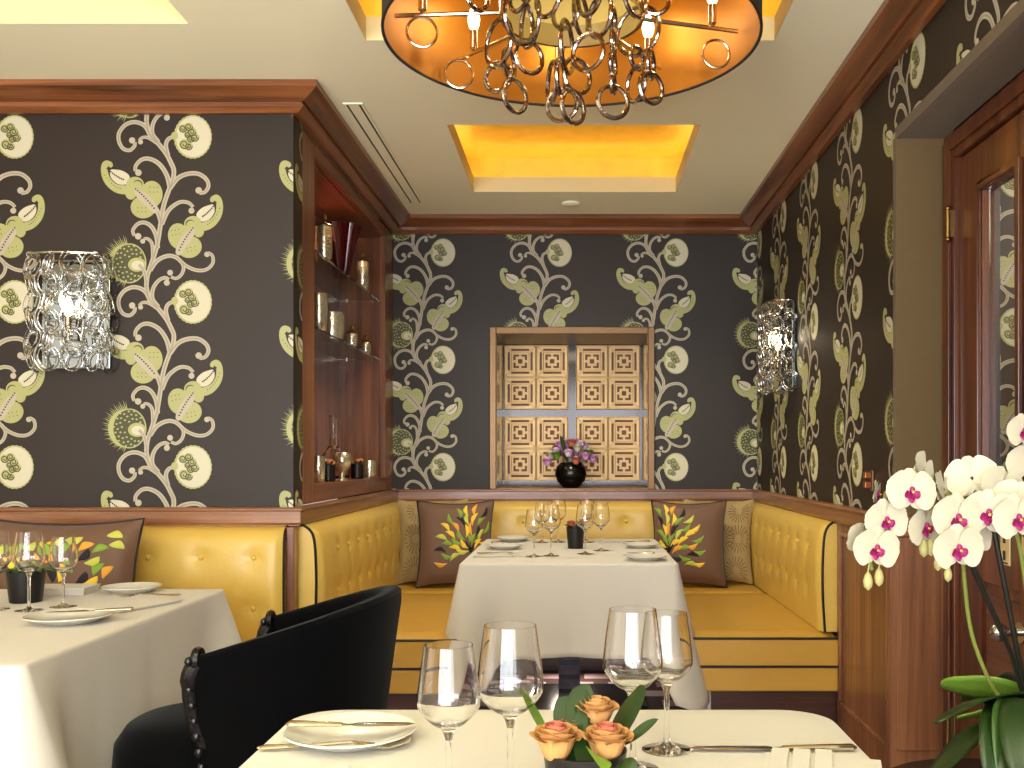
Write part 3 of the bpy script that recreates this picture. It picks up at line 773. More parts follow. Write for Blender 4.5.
plinth(bu, XL + .005, -.52, SY0 + .03, 5.3, o2); plinth(bu, .50, XR - .005, SY0 + .07, 5.3, o2)
plinth(bu, -.52, .50, 5.33, YB - .01, o2)

# ------------------------------------------------------------------ cushions
def pillow_pt(w_, h_, th, u, v, side):
    """u,v in -1..1"""
    pu = 1 - .07 * (1 - u * u) * 0; 
    x = w_ / 2 * u * (1 - .10 * (1 - v * v) * abs(u) ** 2); z = h_ / 2 * v * (1 - .10 * (1 - u * u) * abs(v) ** 2)
    t = th / 2 * ((1 - abs(u) ** 3.0) * (1 - abs(v) ** 3.0)) ** .55
    t += .004 * sin(5 * u + 2 * v) * (1 - u * u) * (1 - v * v)
    return (x, side * t, z)
def pillow(name, loc, w_, h_, th, mat, label, rz=0, lean=.2, roll=0, deco=None, piped=True, seed=0):
    from mathutils import Euler, Matrix
    M4 = Euler((-lean, roll, 0), 'XYZ').to_matrix()
    from mathutils import Vector
    def tf(p): q = M4 @ Vector((p[0], p[1], p[2] + h_ / 2)); return tuple(q)
    t = thing(name, loc, label, 'cushion', None, rz)
    q = MB(); n = 22
    for side in (-1, 1):
        q.grid([[tf(pillow_pt(w_, h_, th, -1 + 2 * i / n, -1 + 2 * j / n, side)) for i in range(n + 1)] for j in range(n + 1)])
    cov = q
    if piped:
        k = 14; e = []
        for a in range(k): e.append((-1 + 2 * a / k, -1))
        for a in range(k): e.append((1, -1 + 2 * a / k))
        for a in range(k): e.append((1 - 2 * a / k, 1))
        for a in range(k): e.append((-1, 1 - 2 * a / k))
        q = MB(); q.tube([tf(pillow_pt(w_, h_, th, u, v, 0)) for u, v in e], .0042, 6, closed=True); q.build('piping', piping_m, t)
    q = cov
    def surf(u, v, o=.002):
        p = pillow_pt(w_, h_, th, u, v, -1); return tf((p[0], p[1] - o, p[2]))
    rnd = random.Random(seed)
    def bean(mb, x, y, ang, ln, wd, mi, bend=.3):
        """curled leaf stitched on the front"""
        L_, R_ = [], []; n = 8
        for i in range(n + 1):
            f = i / n; a = ang + bend * (f - .5) * 2
            px, py = x + ln * (f - .5) * cos(ang) - bend * ln * .35 * (1 - (2 * f - 1) ** 2) * sin(ang), y + ln * (f - .5) * sin(ang) + bend * ln * .35 * (1 - (2 * f - 1) ** 2) * cos(ang)
            wv = wd * (.15 + sin(pi * min(1, .08 + f * .84)) * (.55 + .45 * f)) * .5
            nx, ny = -sin(a), cos(a)
            L_.append((px + nx * wv, py + ny * wv)); R_.append((px - nx * wv, py - ny * wv))
        cl = lambda p: (max(-.95, min(.95, p[0])), max(-.95, min(.95, p[1])))
        mid = [((a[0] + b[0]) / 2, (a[1] + b[1]) / 2) for a, b in zip(L_, R_)]
        mb.grid([[surf(*cl(p), .0015) for p in L_], [surf(*cl(p), .005) for p in mid], [surf(*cl(p), .0015) for p in R_]], mi=mi)
    if deco == 'tree':
        side = 1 if seed % 2 else -1
        cx, cy = (.42 if side > 0 else -.52), -.22
        specs = []
        for ring, (rad, cnt) in enumerate(((.30, 7), (.54, 11), (.80, 13), (1.04, 14))):
            for k in range(cnt):
                a = R(-22) + R(224) * (k + .5 * (ring % 2)) / cnt
                x, y = cx + rad * .78 * cos(a), cy + rad * .98 * sin(a)
                if abs(x) < .90 and -.62 < y < .84: specs.append((x, y, a + rnd.uniform(-.3, .3), ring, k))
        for (x, y, a, ring, k) in specs:
            mi = [4, 0, 1, 3, 2, 1, 0][(k * 3 + ring * 2) % 7]
            bean(q, x, y, a, .28 + .06 * rnd.random(), .115, 1 + mi, rnd.choice((-.5, .45)))
        for a in (60, 90, 118): bean(q, cx + .14 * cos(R(a)), cy + .14 * sin(R(a)), R(a), .32, .06, 5, .2)
    if deco == 'scatter':
        pix = [(86, 538, .2, 2), (98, 546, .6, 3), (97, 555, .9, 4), (112, 549, .4, 1), (106, 561, .4, 2), (111.6, 569, 1.0, 1), (121, 572, 1.0, 3), (106, 581, .5, 0), (97, 578, .9, 4), (85, 566, 1.9, 1), (76, 575, 1.6, 0), (67, 575, 1.9, 4), (54, 573, 2.2, 1), (80, 548, .8, 1), (62, 549, 2.0, 1), (57, 558, 2.4, 3), (68, 540, .3, 0), (46, 545, .4, 2), (40, 560, 1.2, 3), (30, 548, .6, 1), (24, 565, 2.0, 0), (14, 550, .9, 2), (10, 570, 1.3, 3), (38, 578, .7, 4), (124, 535, 2.9, 2), (128, 546, 2.8, 2)]
        for (x, y, a, mi) in pix: bean(q, (x - 69) / 76, 1 - 2 * (y - 519) / 138, a, .20, .125, 1 + mi, .4 if mi % 2 else -.35)
    if deco == 'burst':
        for (x, y, r) in ((-.50, .05, .36), (.15, .05, .36), (-.45, .72, .30), (.62, .72, .30), (.55, -.70, .34), (-.55, -.70, .34), (.62, .05, .34)):
            for k in range(20):
                a = 2 * pi * k / 20; p0 = (x + .3 * r * cos(a), y + .3 * r * sin(a)); p1 = (x + r * cos(a), y + r * sin(a))
                if max(map(abs, p1)) > .96: continue
                w2 = .012; nx, ny = -sin(a) * w2, cos(a) * w2
                q.face([surf(p0[0] - nx * .5, p0[1] - ny * .5), surf(p1[0] - nx, p1[1] - ny), surf(p1[0] + nx, p1[1] + ny), surf(p0[0] + nx * .5, p0[1] + ny * .5)], 6)
    cov.build('cover', [mat] + EMB + [pil_line], t)
    return t
sz = SEAT + .004
pillow('sunburst_cushion', (-.735, 5.12, sz), .37, .435, .11, pil_beige, 'beige sunburst cushion in the left corner of the alcove bench', rz=R(13), lean=.12, deco='burst', piped=False)
pillow('embroidered_cushion', (-.605, 4.97, sz), .385, .435, .12, pil_brown, 'brown cushion with leafy embroidery on the left of the alcove bench', rz=R(6), lean=.14, deco='tree', seed=1)
pillow('embroidered_cushion', (.555, 4.97, sz), .375, .435, .12, pil_brown, 'brown cushion with leafy embroidery on the right of the alcove bench', rz=R(-6), lean=.14, deco='tree', seed=2)
pillow('sunburst_cushion', (.715, 5.12, sz), .37, .435, .11, pil_beige, 'beige sunburst cushion in the right corner of the alcove bench', rz=R(-13), lean=.12, deco='burst', piped=False)
pillow('wide_embroidered_cushion', (-1.675, 3.235, sz), .51, .45, .13, pil_brown, 'wide brown cushion with scattered coloured leaves on the left banquette', rz=0, lean=.10, deco='scatter', seed=3)

# ------------------------------------------------------------------ tables and cloths
TZ = .75
def round_rect(cx, cy, hx, hy, r, n_side=26, n_c=10):
    pts = []
    corners = [(hx - r, -hy + r, -90), (hx - r, hy - r, 0), (-hx + r, hy - r, 90), (-hx + r, -hy + r, 180)]
    for k, (x, y, a0) in enumerate(corners):
        for i in range(n_c + 1):
            a = R(a0 + 90 * i / n_c); pts.append((x + r * cos(a), y + r * sin(a), cos(a), sin(a)))
        nx, ny, na = corners[(k + 1) % 4]
        p0 = pts[-1]; a = R(na); p1 = (nx + r * cos(a), ny + r * sin(a))
        for i in range(1, n_side): pts.append((p0[0] + (p1[0] - p0[0]) * i / n_side, p0[1] + (p1[1] - p0[1]) * i / n_side, cos(a), sin(a)))
    return pts
def cloth(name, cx, cy, hx, hy, r, label, drop=.34, lobe=.15, flare=.03, cflare=.09, seed=1, group=None, lw=.10):
    pr = round_rect(0, 0, hx, hy, r); N = len(pr); rnd = random.Random(seed)
    s = [0]
    for i in range(1, N): s.append(s[-1] + math.hypot(pr[i][0] - pr[i - 1][0], pr[i][1] - pr[i - 1][1]))
    rows = []
    z0 = TZ
    for k, e in ((.0, 0), (.5, 0), (.9, 0)): rows.append([(p[0] * k, p[1] * k, z0) for p in pr])
    for o, dz in ((-.004, 0), (.0, -.001), (.003, -.004), (.0045, -.010)): rows.append([(p[0] + p[2] * o, p[1] + p[3] * o, z0 + dz) for p in pr])
    ph = [rnd.uniform(0, 6.28) for _ in range(4)]
    nv = 16
    for j in range(1, nv + 1):
        v = j / nv; row = []
        for i, p in enumerate(pr):
            # distance to the nearest corner point along the edge
            dx, dy = hx - abs(p[0]), hy - abs(p[1])
            d = math.hypot(max(dx, 0), max(dy, 0)) if False else max(dx, dy) if min(dx, dy) < r else max(dx, dy)
            d = max(0, max(dx, dy) - r * .29)
            wc = math.exp(-(d / .085) ** 2)
            dl = drop + lobe * math.exp(-(d / lw))
            valley = math.exp(-((d - .15) / .05) ** 2)
            rip = .006 * sin(s[i] * 21 + ph[0]) + .004 * sin(s[i] * 43 + ph[1])
            o = .0045 + v * (flare + cflare * wc - .022 * valley + rip * (.4 + v)) 
            row.append((p[0] + p[2] * o, p[1] + p[3] * o, z0 - .010 - (dl - .01) * v))
        rows.append(row)
    q = MB(); q.grid(rows, closed_u=True)
    o = q.build(name, linen); o.location = (cx, cy, 0)
    md = o.modifiers.new('thickness', 'SOLIDIFY'); md.thickness = .0016; md.offset = -1
    return tag(o, label, 'tablecloth', group)
def table(cx, cy, hx, hy, r, label, pedestal=True):
    t = thing('dining_table', (cx, cy, 0), label, 'table')
    q = MB(); pr = round_rect(0, 0, hx - .006, hy - .006, max(.01, r - .006))
    q.grid([[(p[0], p[1], TZ - .035) for p in pr], [(p[0], p[1], TZ - .004) for p in pr]], closed_u=True)
    q.cap([(p[0], p[1], TZ - .035) for p in pr][::-1]); q.cap([(p[0], p[1], TZ - .004) for p in pr]); q.build('tabletop', plinth_m, t)
    mos = pbr('mosaic_glass_%d' % int(abs(cx * 100)), rgb(78, 76, 88), .12, metal=.6, var=.8, vscale=42); pol = pbr('polished_base_%d' % int(abs(cx * 100)), rgb(190, 190, 196), .16, metal=1)
    for dy in ((-.36, .36) if hy > .5 and hx < .45 else (0,)):
        q = MB(); q.box(-.04, .04, dy - .04, dy + .04, .02, TZ - .0355)
        for zz in [.03 + .055 * k for k in range(12)]: q.box(-.042, .042, dy - .042, dy + .042, zz, zz + .036, 1)
        q.build('column', [black_gloss, mos], t, smooth=False)
        q = MB(); q.box(-.33, .33, dy - .34, dy + .34, 0.001, .0195); q.build('base_plate', pol, t, smooth=False, bevel=.004)
    return t
T1 = (-.0235, 1.17, .4115, .41, .075)
table(*T1, 'square dining table nearest the camera under a cream cloth'); cloth('tablecloth', *T1, 'cream white cloth on the nearest table with the roses', seed=1)
T2_ = (-.03, 4.27, .405, .56, .02)
table(*T2_, 'dining table in the alcove on a polished steel base with mosaic column'); cloth('tablecloth', *T2_, 'long white cloth draped over the alcove table', seed=4, flare=.018, cflare=.085, drop=.343, lobe=.19, lw=.065)
T3 = (-1.56, 2.46, .50, .55, .02)
table(*T3, 'dining table beside the left banquette behind the black chair'); cloth('tablecloth', *T3, 'white cloth draped over the table beside the left banquette', seed=6, flare=.012, cflare=.15, drop=.36)

# ------------------------------------------------------------------ tableware
ZT = TZ + .0008
def wine_glass(name, h, w_, label, loc, group=None):
    t = thing(name, loc, label, 'wine glass', group); r = w_ / 2; bb_ = h - .105 * h / .19 * 1.0
    zb = h * .47      # bottom of bowl
    prof_o = [(.033, 0), (.033, .0012), (.020, .003), (.008, .007), (.0042, .016), (.0036, zb * .6), (.0040, zb * .9), (.009, zb + .004), (r * .55, zb + h * .055), (r * .93, zb + h * .135), (r, zb + h * .19), (r * .97, zb + h * .27), (r * .88, zb + h * .40), (r * .78, h)]
    prof_i = [(r * .78 - .0012, h), (r * .88 - .0013, zb + h * .40), (r * .97 - .0013, zb + h * .27), (r - .0013, zb + h * .19), (r * .93 - .0014, zb + h * .137), (r * .55 - .0016, zb + h * .062), (.006, zb + .011), (.0005, zb + .010)]
    def dense(pp):
        return [(max(.0005, a), b) for a, b in cr(pp, 3)]
    q = MB(); q.lathe(dense(prof_o[:7]), 32); foot = None
    st = q
    st.build('stem_and_foot', glass, t)
    q = MB(); q.lathe(dense(prof_o[6:]) + dense(prof_i), 40); q.build('bowl', glass, t)
    return t
gS = wine_glass('wine_glass', .186, .071, 'smaller wine glass left of the roses on the nearest table', (-.145, 1.13, ZT), 'wine glasses on the tables')
gB = wine_glass('wine_glass', .204, .077, 'larger wine glass just left of the roses on the nearest table', (-.077, 1.154, ZT), 'wine glasses on the tables')
GG = 'wine glasses on the tables'
for src, loc, lab in (
    (gB, (.071, 1.275, ZT), 'larger wine glass just right of the roses on the nearest table'),
    (gS, (.122, 1.36, ZT), 'smaller wine glass with visible foot right of the roses on the nearest table'),
    (gB, (-1.416, 2.584, ZT), 'larger wine glass in front of the black pot on the left table'),
    (gS, (-1.361, 2.649, ZT), 'smaller wine glass in front of the wide cushion on the left table'),
    (gB, (-1.512, 2.60, ZT), 'wine glass cut off by the left edge on the left table'),
    (gS, (-.171, 3.976, ZT), 'smaller front wine glass left of the pot on the alcove table'),
    (gB, (-.104, 4.0, ZT), 'larger front wine glass left of the pot on the alcove table'),
    (gS, (-.163, 4.62, ZT), 'smaller rear wine glass left of the pot on the alcove table'),
    (gB, (-.087, 4.64, ZT), 'larger rear wine glass left of the pot on the alcove table'),
    (gB, (.033, 4.08, ZT), 'front wine glass overlapping the pot on the alcove table'),
    (gB, (.101, 4.22, ZT), 'wine glass furthest right on the alcove table'),
    (gB, (.047, 4.64, ZT), 'rear wine glass right of the pot on the alcove table')):
    copy_thing(src, loc, lab, group=GG)

def plate(loc, r, label, group='side plates'):
    t = thing('side_plate', loc, label, 'plate', group)
    q = MB(); q.lathe([(r * .55, 0), (r * .58, .001), (r * .72, .006), (r, .017), (r, .0195), (r * .7, .010), (r * .55, .006), (.001, .006)], 48); q.build('dish', porcelain, t); return t
plate((-.316, 1.395, ZT), .090, 'white side plate with a knife across it on the nearest table')
plate((-1.219, 2.40, ZT), .098, 'white side plate with a knife at the front of the left table')
plate((-1.305, 2.93, ZT), .083, 'white side plate close to the left banquette backrest')
plate((.262, 3.84, ZT), .085, 'front white side plate on the right of the alcove table')
plate((.281, 4.36, ZT), .080, 'rear white side plate on the right of the alcove table')
plate((-.312, 4.30, ZT), .080, 'white side plate on the left of the alcove table')
plate((-.30, 4.70, ZT), .078, 'white side plate near the left embroidered cushion on the alcove table')

def knife(loc, L, rz, label, tilt=0):
    t = thing('table_knife', loc, label, 'knife', 'table knives', rz)
    f = lambda x, y, z: (x * cos(tilt) - z * sin(tilt), y, x * sin(tilt) + z * cos(tilt))
    q = MB(); h = L * .44
    q.tube([(0, 0, .005), (.006, 0, .0055), (h * .3, 0, .0055), (h * .8, 0, .0048), (h, 0, .004)], [.003, .0085, .0075, .006, .0055], 10, flat=.55); q.xform(f); q.build('handle', silver, t)
    q = MB(); q.tube([(h + .0002, 0, .004), (h + .012, 0, .004), (h + .02, 0, .004), (L * .8, .001, .004), (L * .95, .002, .004), (L, .004, .004)], [.0055, .004, .009, .009, .007, .001], 8, flat=.2); q.xform(f); q.build('blade', steel, t)
    return t
def fork(loc, L, rz, label, tilt=0):
    t = thing('table_fork', loc, label, 'fork', 'table forks', rz)
    f = lambda x, y, z: (x * cos(tilt) - z * sin(tilt), y, x * sin(tilt) + z * cos(tilt))
    q = MB(); q.tube([(0, 0, .004), (.01, 0, .004), (L * .3, 0, .005), (L * .62, 0, .009)], [.003, .008, .005, .0035], 8, flat=.45); q.xform(f); q.build('handle', silver, t)
    q = MB(); q.tube([(L * .62, 0, .009), (L * .68, 0, .006), (L * .76, 0, .003)], [.0035, .010, .0115], 8, flat=.25)
    for k in range(4):
        y = -.0095 + .0063 * k; q.tube([(L * .755, y, .003), (L * .86, y, .0022), (L, y, .010)], [.0024, .0022, .001], 6)
    q.xform(f); q.build('head', silver, t)
    return t
PT = ZT + .0200
knife((-.405, 1.392, PT + .001), .178, R(1), 'table knife lying across the side plate on the nearest table')
fork((-.432, 1.352, ZT + .001), .205, R(5), 'table fork leaning on the side plate on the nearest table')
knife((.378, 1.352, ZT), .228, R(179), 'table knife on the right of the nearest table')
knife((-1.08, 2.44, PT + .001), .20, R(192), 'table knife lying across the front plate on the left table')
fork((-1.105, 2.79, ZT + .008), .18, R(185), 'table fork on the folded napkin of the left table')
knife((.30, 3.845, PT + .001), .11, R(170), 'knife lying on the front plate of the alcove table')
knife((.32, 4.365, PT + .001), .11, R(170), 'knife lying on the rear right plate of the alcove table')
knife((-.37, 4.31, PT + .001), .12, R(8), 'knife lying on the left plate of the alcove table')
fork((-.40, 3.99, ZT + .008), .19, R(-3), 'fork on the napkin of the alcove table')
def napkin(loc, w_, d_, label, rz=0, pleats=0, h_=.007):
    t = thing('folded_napkin', loc, label, 'napkin', 'folded napkins', rz)
    q = MB(); n = 4
    for k in range(n): 
        e = .004 * (n - k); q.box(-w_ / 2 + e * .3, w_ / 2 - e * .3, -d_ / 2 + e * .3, d_ / 2 - e * .3, h_ * k / n, h_ * (k + .85) / n)
    for k in range(pleats):
        x = -w_ / 2 + .028 * (k + .35); q.box(x, x + .022, -d_ / 2 + .006, d_ / 2 + .012, h_, h_ + .003 + .001 * k)
    q.build('cloth', linen, t, smooth=False, bevel=.0012); return t
napkin((.30, 1.225, ZT), .15, .19, 'white pleated napkin under the right-hand knife of the nearest table', R(-14), pleats=3, h_=.005)
napkin((-.28, 1.195, ZT), .11, .12, 'white napkin below the fork on the nearest table', R(10), pleats=2, h_=.004)
napkin((-1.19, 2.66, ZT), .16, .22, 'white folded napkin with a fork on the left table', R(-22))
napkin((-1.51, 2.91, ZT), .20, .11, 'white rolled napkin at the back of the left table', R(2), h_=.022)
napkin((-.335, 4.0, ZT), .16, .12, 'white folded napkin with a fork on the alcove table', R(3))
napkin((.18, 4.66, ZT), .16, .10, 'white folded napkin at the back right of the alcove table', 0)

# flower pots
def rose(parent, c, r, outer, inner, seed, name='rose'):
    rnd = random.Random(seed); q = MB()
    # rings: opening radius at the lip, height of the lip, petals, how far the lip rolls outwards
    for ring, (rr, hh, cnt, curl) in enumerate(((.13, .86, 3, .0), (.27, .90, 3, .02), (.42, .88, 4, .04), (.60, .82, 5, .08), (.78, .74, 5, .13), (.92, .62, 5, .22))):
        for k in range(cnt):
            a0 = 2 * pi * (k + .5 * (ring % 2)) / cnt + rnd.uniform(-.2, .2); wd = pi / cnt * 1.6
            rows = []
            for j in range(9):
                v = j / 8; row = []
                for i in range(11):
                    u = -1 + 2 * i / 10; a = a0 + wd * u * (.55 + .45 * sin(pi * min(1, v + .25) * .6))
                    rad = r * rr * (.30 + .70 * v ** .55) + r * .05 * u * (1 if k % 2 else -1) * .4
                    z = r * (-.75 + (hh + .75) * v) - r * .16 * v * u * u
                    if v > .75:
                        e = (v - .75) / .25; rad += r * curl * e; z -= r * curl * .8 * e * e
                    row.append((c[0] + rad * cos(a), c[1] + rad * sin(a), c[2] + z))
                rows.append(row)
            q.grid(rows, mi=0 if ring > 2 else 1)
    return q.build(name, [outer, inner], parent)
def leaf_shape(mb, base, d, up, L, wd, droop=.4, mi=0, cup=.15, n=10, twist=0.0):
    """leaf blade from base along plan direction d (unit xy), rising then drooping"""
    rows = []; sx, sy = -d[1], d[0]
    for i in range(n + 1):
        f = i / n; l = L * f
        x, y = base[0] + d[0] * l * (1 - .15 * droop * f), base[1] + d[1] * l * (1 - .15 * droop * f)
        z = base[2] + up * l - droop * L * f * f
        w2 = wd * sin(pi * min(.985, .06 + f * .93)) ** .7 * (1 if f < .97 else .5)
        row = []
        for k in (-1, -.55, 0, .55, 1):
            row.append((x + sx * w2 * k * cos(twist), y + sy * w2 * k * cos(twist), z + cup * w2 * abs(k) + w2 * k * sin(twist)))
        rows.append(row)
    mb.grid(rows, mi=mi)
def pot(parent, r, h, mat=None):
    q = MB(); q.lathe([(r * .80, 0), (r * .82, .003), (r, h), (r * .93, h), (r * .90, h * .85), (.001, h * .85)], 36); return q.build('pot', mat or black_pot, parent)
t = thing('rose_pot', (.009, 1.115, ZT), 'black pot of apricot roses at the centre of the nearest table', 'flower pot')
pot(t, .047, .072)
rose(t, (-.032, -.018, .084), .026, rose_o, rose_p, 1); rose(t, (.024, -.014, .082), .026, rose_o, rose_p, 2); rose(t, (.014, .024, .106), .022, rose_o, rose_o, 3); rose(t, (-.014, .022, .084), .020, rose_o, rose_p, 4)
for k, (x, y, z, a, L_, wd, up, dr, mt) in enumerate(((-.040, .01, .075, 130, .055, .013, 1.1, .1, leaf_l), (-.010, -.022, .060, 95, .055, .019, 1.15, .1, leaf_d), (-.012, -.004, .075, 70, .05, .020, 1.3, .1, leaf_d), (.034, .012, .070, 60, .062, .024, 1.0, .05, leaf_d), (-.004, -.030, .060, 80, .040, .016, 1.1, .2, leaf_d), (.010, -.030, .076, -75, .034, .017, .35, .6, leaf_l), (.044, -.006, .080, 5, .038, .008, .8, .1, leaf_d), (-.012, .02, .08, 120, .04, .018, 1.1, .2, leaf_d), (.036, -.030, .064, -50, .03, .014, .1, .6, leaf_d), (-.004, .0, .085, 100, .05, .019, 1.1, .2, leaf_d))):
    q = MB(); leaf_shape(q, (x, y, z), (cos(R(a)), sin(R(a))), up, L_, wd, dr, twist=.6 * (-1) ** k); q.build('leaf', mt, t)
t = thing('succulent_pot', (-1.51, 2.74, ZT), 'black tapered pot with green leaves behind the glasses on the left table', 'flower pot')
pot(t, .050, .085)
for k in range(11):
    a = k * 2.4; q = MB(); leaf_shape(q, (.015 * cos(a), .015 * sin(a), .074), (cos(a), sin(a)), .7, .065, .013, .55); q.build('leaf', leaf_d if k % 3 else leaf_l, t)
rose(t, (.0, -.01, .092), .02, cream_m, lime_m, 8, 'blossom')
t = thing('rose_pot', (-.007, 4.33, ZT), 'black pot with a dusky rose on the alcove table', 'flower pot')
pot(t, .040, .092)
rose(t, (.026, -.012, .110), .021, rose_o, rose_p, 11); rose(t, (-.018, -.006, .104), .020, rose_p, rose_o, 12)
for k in range(5):
    a = k * 1.3; q = MB(); leaf_shape(q, (.015 * cos(a), .015 * sin(a), .08), (cos(a), sin(a)), .9, .05, .014, .5); q.build('leaf', leaf_d, t)
# vase with lilac flowers in the niche
vz = NZ0 + .0005
t = thing('flower_vase', (-.034, 5.52, vz), 'round black vase of lilac flowers on the niche sill', 'vase')
q = MB(); q.lathe([(.040, 0), (.046, .003), (.074, .035), (.088, .075), (.080, .115), (.058, .140), (.052, .140), (.072, .112), (.08, .075), (.04, .02), (.001, .016)], 36); q.build('vase_body', black_gloss, t)
rnd = random.Random(5)
for k in range(26):
    a = k * 2.4; rr = .118 * sqrt((k + .5) / 26); hgt = .150 + .098 * (1 - (rr / .118) ** 2) + rnd.uniform(-.012, .012)
    col_ = [lilac, pale_lilac, rose_p, cream_m, lilac, pale_lilac, leaf_l][k % 7]
    rose(t, (rr * 1.15 * cos(a), rr * .8 * sin(a), hgt), .028, col_, pale_lilac if k % 2 else col_, 100 + k, 'blossom')
for k in range(16):
    a = k * 2.1; q = MB(); leaf_shape(q, (.04 * cos(a), .04 * sin(a), .14), (cos(a), sin(a)), 1.2 + .5 * (k % 3), .085, .012, .5); q.build('leaf', leaf_l if k % 2 else leaf_d, t)

# ------------------------------------------------------------------ wall sconces with interlocking glass links
def link_mesh():
    q = MB(); q.torus((0, 0, 0), .043, .0075, n=26, k=8, sx=.80)
    me_o = q.build('glass_link', link_glass); return me_o
link_src = link_mesh()
def sconce(loc, rz, label):
    t = thing('wall_sconce', loc, label, 'wall light', 'glass link sconces', rz)
    W_, HH, D_ = .265, .39, .115       # local: wall at y=0, room towards -y, z from 0 (bottom) to HH
    q = MB(); q.box(-W_ / 2 + .02, W_ / 2 - .005, -.018, -.001, 0, HH - .006); q.build('backplate', pbr('brushed_mirror_%d' % int(abs(loc[1] * 10)), rgb(122, 128, 130), .04, metal=1), t, smooth=False, bevel=.003)
    q = MB(); q.tube(cr([(-W_ / 2, -.02, HH), (-W_ / 2 + .01, -D_ * .75, HH), (-.05, -D_, HH), (.05, -D_, HH), (W_ / 2 - .01, -D_ * .75, HH), (W_ / 2, -.02, HH)], 5), .004, 6)
    for x in (-.1, .1): q.tube([(x, -.018, HH - .05), (x, -D_ * .85, HH)], .003, 6)
    q.build('hanging_rail', chrome, t)
    for x in (-.0, ):
        q = MB(); q.lathe([(.010, .13), (.010, .18)], 14, (x, -.055, 0)); q.lathe([(.004, .10), (.004, .13)], 10, (x, -.055, 0)); q.tube([(x, -.018, .10), (x, -.055, .10)], .004, 8); q.build('candle_holder', nickel, t)
        q = MB(); q.lathe([(.008, .181), (.015, .195), (.017, .21), (.012, .232), (.002, .25)], 16, (x, -.055, 0)); q.build('bulb', bulb_sc, t)
    first = True
    cols_ = 6
    for c in range(cols_):
        f = c / (cols_ - 1); a = pi * (1 - f)
        cx = W_ / 2 * cos(a) * 1.0; cy = -.022 - (D_ - .022) * sin(a) ** .6
        for r_ in range(6):
            o = bpy.data.objects.new('glass_link', link_src.data); COL.objects.link(o); o.parent = t
            nrm_ = atan2(sin(a), cos(a)) - pi / 2
            o.location = (cx, cy - .006 * (r_ % 2), HH - .040 - r_ * .0635)
            o.rotation_euler = (R(12) * (1 if r_ % 2 else -1), 0, -nrm_ + R(26) * (1 if (r_ + c) % 2 else -1))
    return t
sconce((-1.765, YF - .002, H + .305), 0, 'square wall sconce of clear glass links on the left patterned wall')
sconce((XR - .003, 4.58, H + .305), R(-90), 'wall sconce of clear glass links near the alcove corner on the right wall')
bpy.data.objects.remove(link_src)
for loc in ((-1.765, YF - .075, H + .54), (XR - .075, 4.58, H + .54)):
    L = bpy.data.lights.new('sconce_glow', 'POINT'); L.energy = .3; L.color = (1, .82, .55); L.shadow_soft_size = .02
    o = bpy.data.objects.new('sconce_glow', L); o.location = loc; COL.objects.link(o)
# small copper fitting by the door recess
t = thing('wall_hook', (XR - .0015, 3.30, H - .115), 'small copper double hook on the right wall above the panelling', 'hook')
q = MB(); q.box(-.006, 0, -.014, .014, 0, .068); q.build('plate', bronze, t, smooth=False, bevel=.002)
for z in (.052, .020):
    q = MB(); q.box(-.030, -.0062, -.013, .013, z - .011, z + .011); q.build('peg', pbr('copper_%d' % int(z * 1000), rgb(150, 84, 48), .3, metal=.8), t, smooth=False, bevel=.003)

# ------------------------------------------------------------------ drum chandelier
CH = (-.012, 2.47, 0); RIM = H + 1.026; RAD = .462; SHH = .30
ch = thing('drum_chandelier', (CH[0], CH[1], RIM), 'large black drum chandelier lined in gold with hanging chrome rings', 'chandelier')
q = MB(); n = 96
q.lathe([(RAD, 0), (RAD, SHH)], n, mi=0) if False else None
def cyl_wall(mb, r, z0, z1, mi): mb.grid([[(r * cos(2 * pi * i / n), r * sin(2 * pi * i / n), z) for i in range(n)] for z in (z0, z1)], closed_u=True, mi=mi)
cyl_wall(q, RAD, 0, SHH, 0); cyl_wall(q, RAD - .004, 0, SHH, 1)
for z in (0, SHH): q.grid([[(r * cos(2 * pi * i / n), r * sin(2 * pi * i / n), z) for i in range(n)] for r in (RAD, RAD - .004)], closed_u=True, mi=0)
q.tube([((RAD - .002) * cos(2 * pi * i / n), (RAD - .002) * sin(2 * pi * i / n), 0) for i in range(n)], .0042, 6, closed=True, mi=0); q.build('lampshade', [shade_black, shade_gold], ch)
q = MB(); q.lathe([(RAD - .0042, SHH - .004), (RAD - .0042, SHH - .001)], 64); q.build('top_disc', shade_gold, ch)
HB = .075
q = MB(); q.grid([[(r * cos(2 * pi * i / 48), r * sin(2 * pi * i / 48), z) for i in range(48)] for r, z in ((.17, HB - .02), (.18, HB - .02), (.18, HB + .045), (.17, HB + .045))], closed_u=True, closed_v=True); q.build('hub_ring', chrome, ch)
q = MB(); q.lathe([(.169, HB + .036), (.169, HB + .042)], 48); q.build('hub_diffuser', amber_glass, ch)
q = MB(); q.tube([(0, 0, HB + .0425), (0, 0, CZ + .2 - RIM)], .012, 12); q.build('stem', chrome, ch)
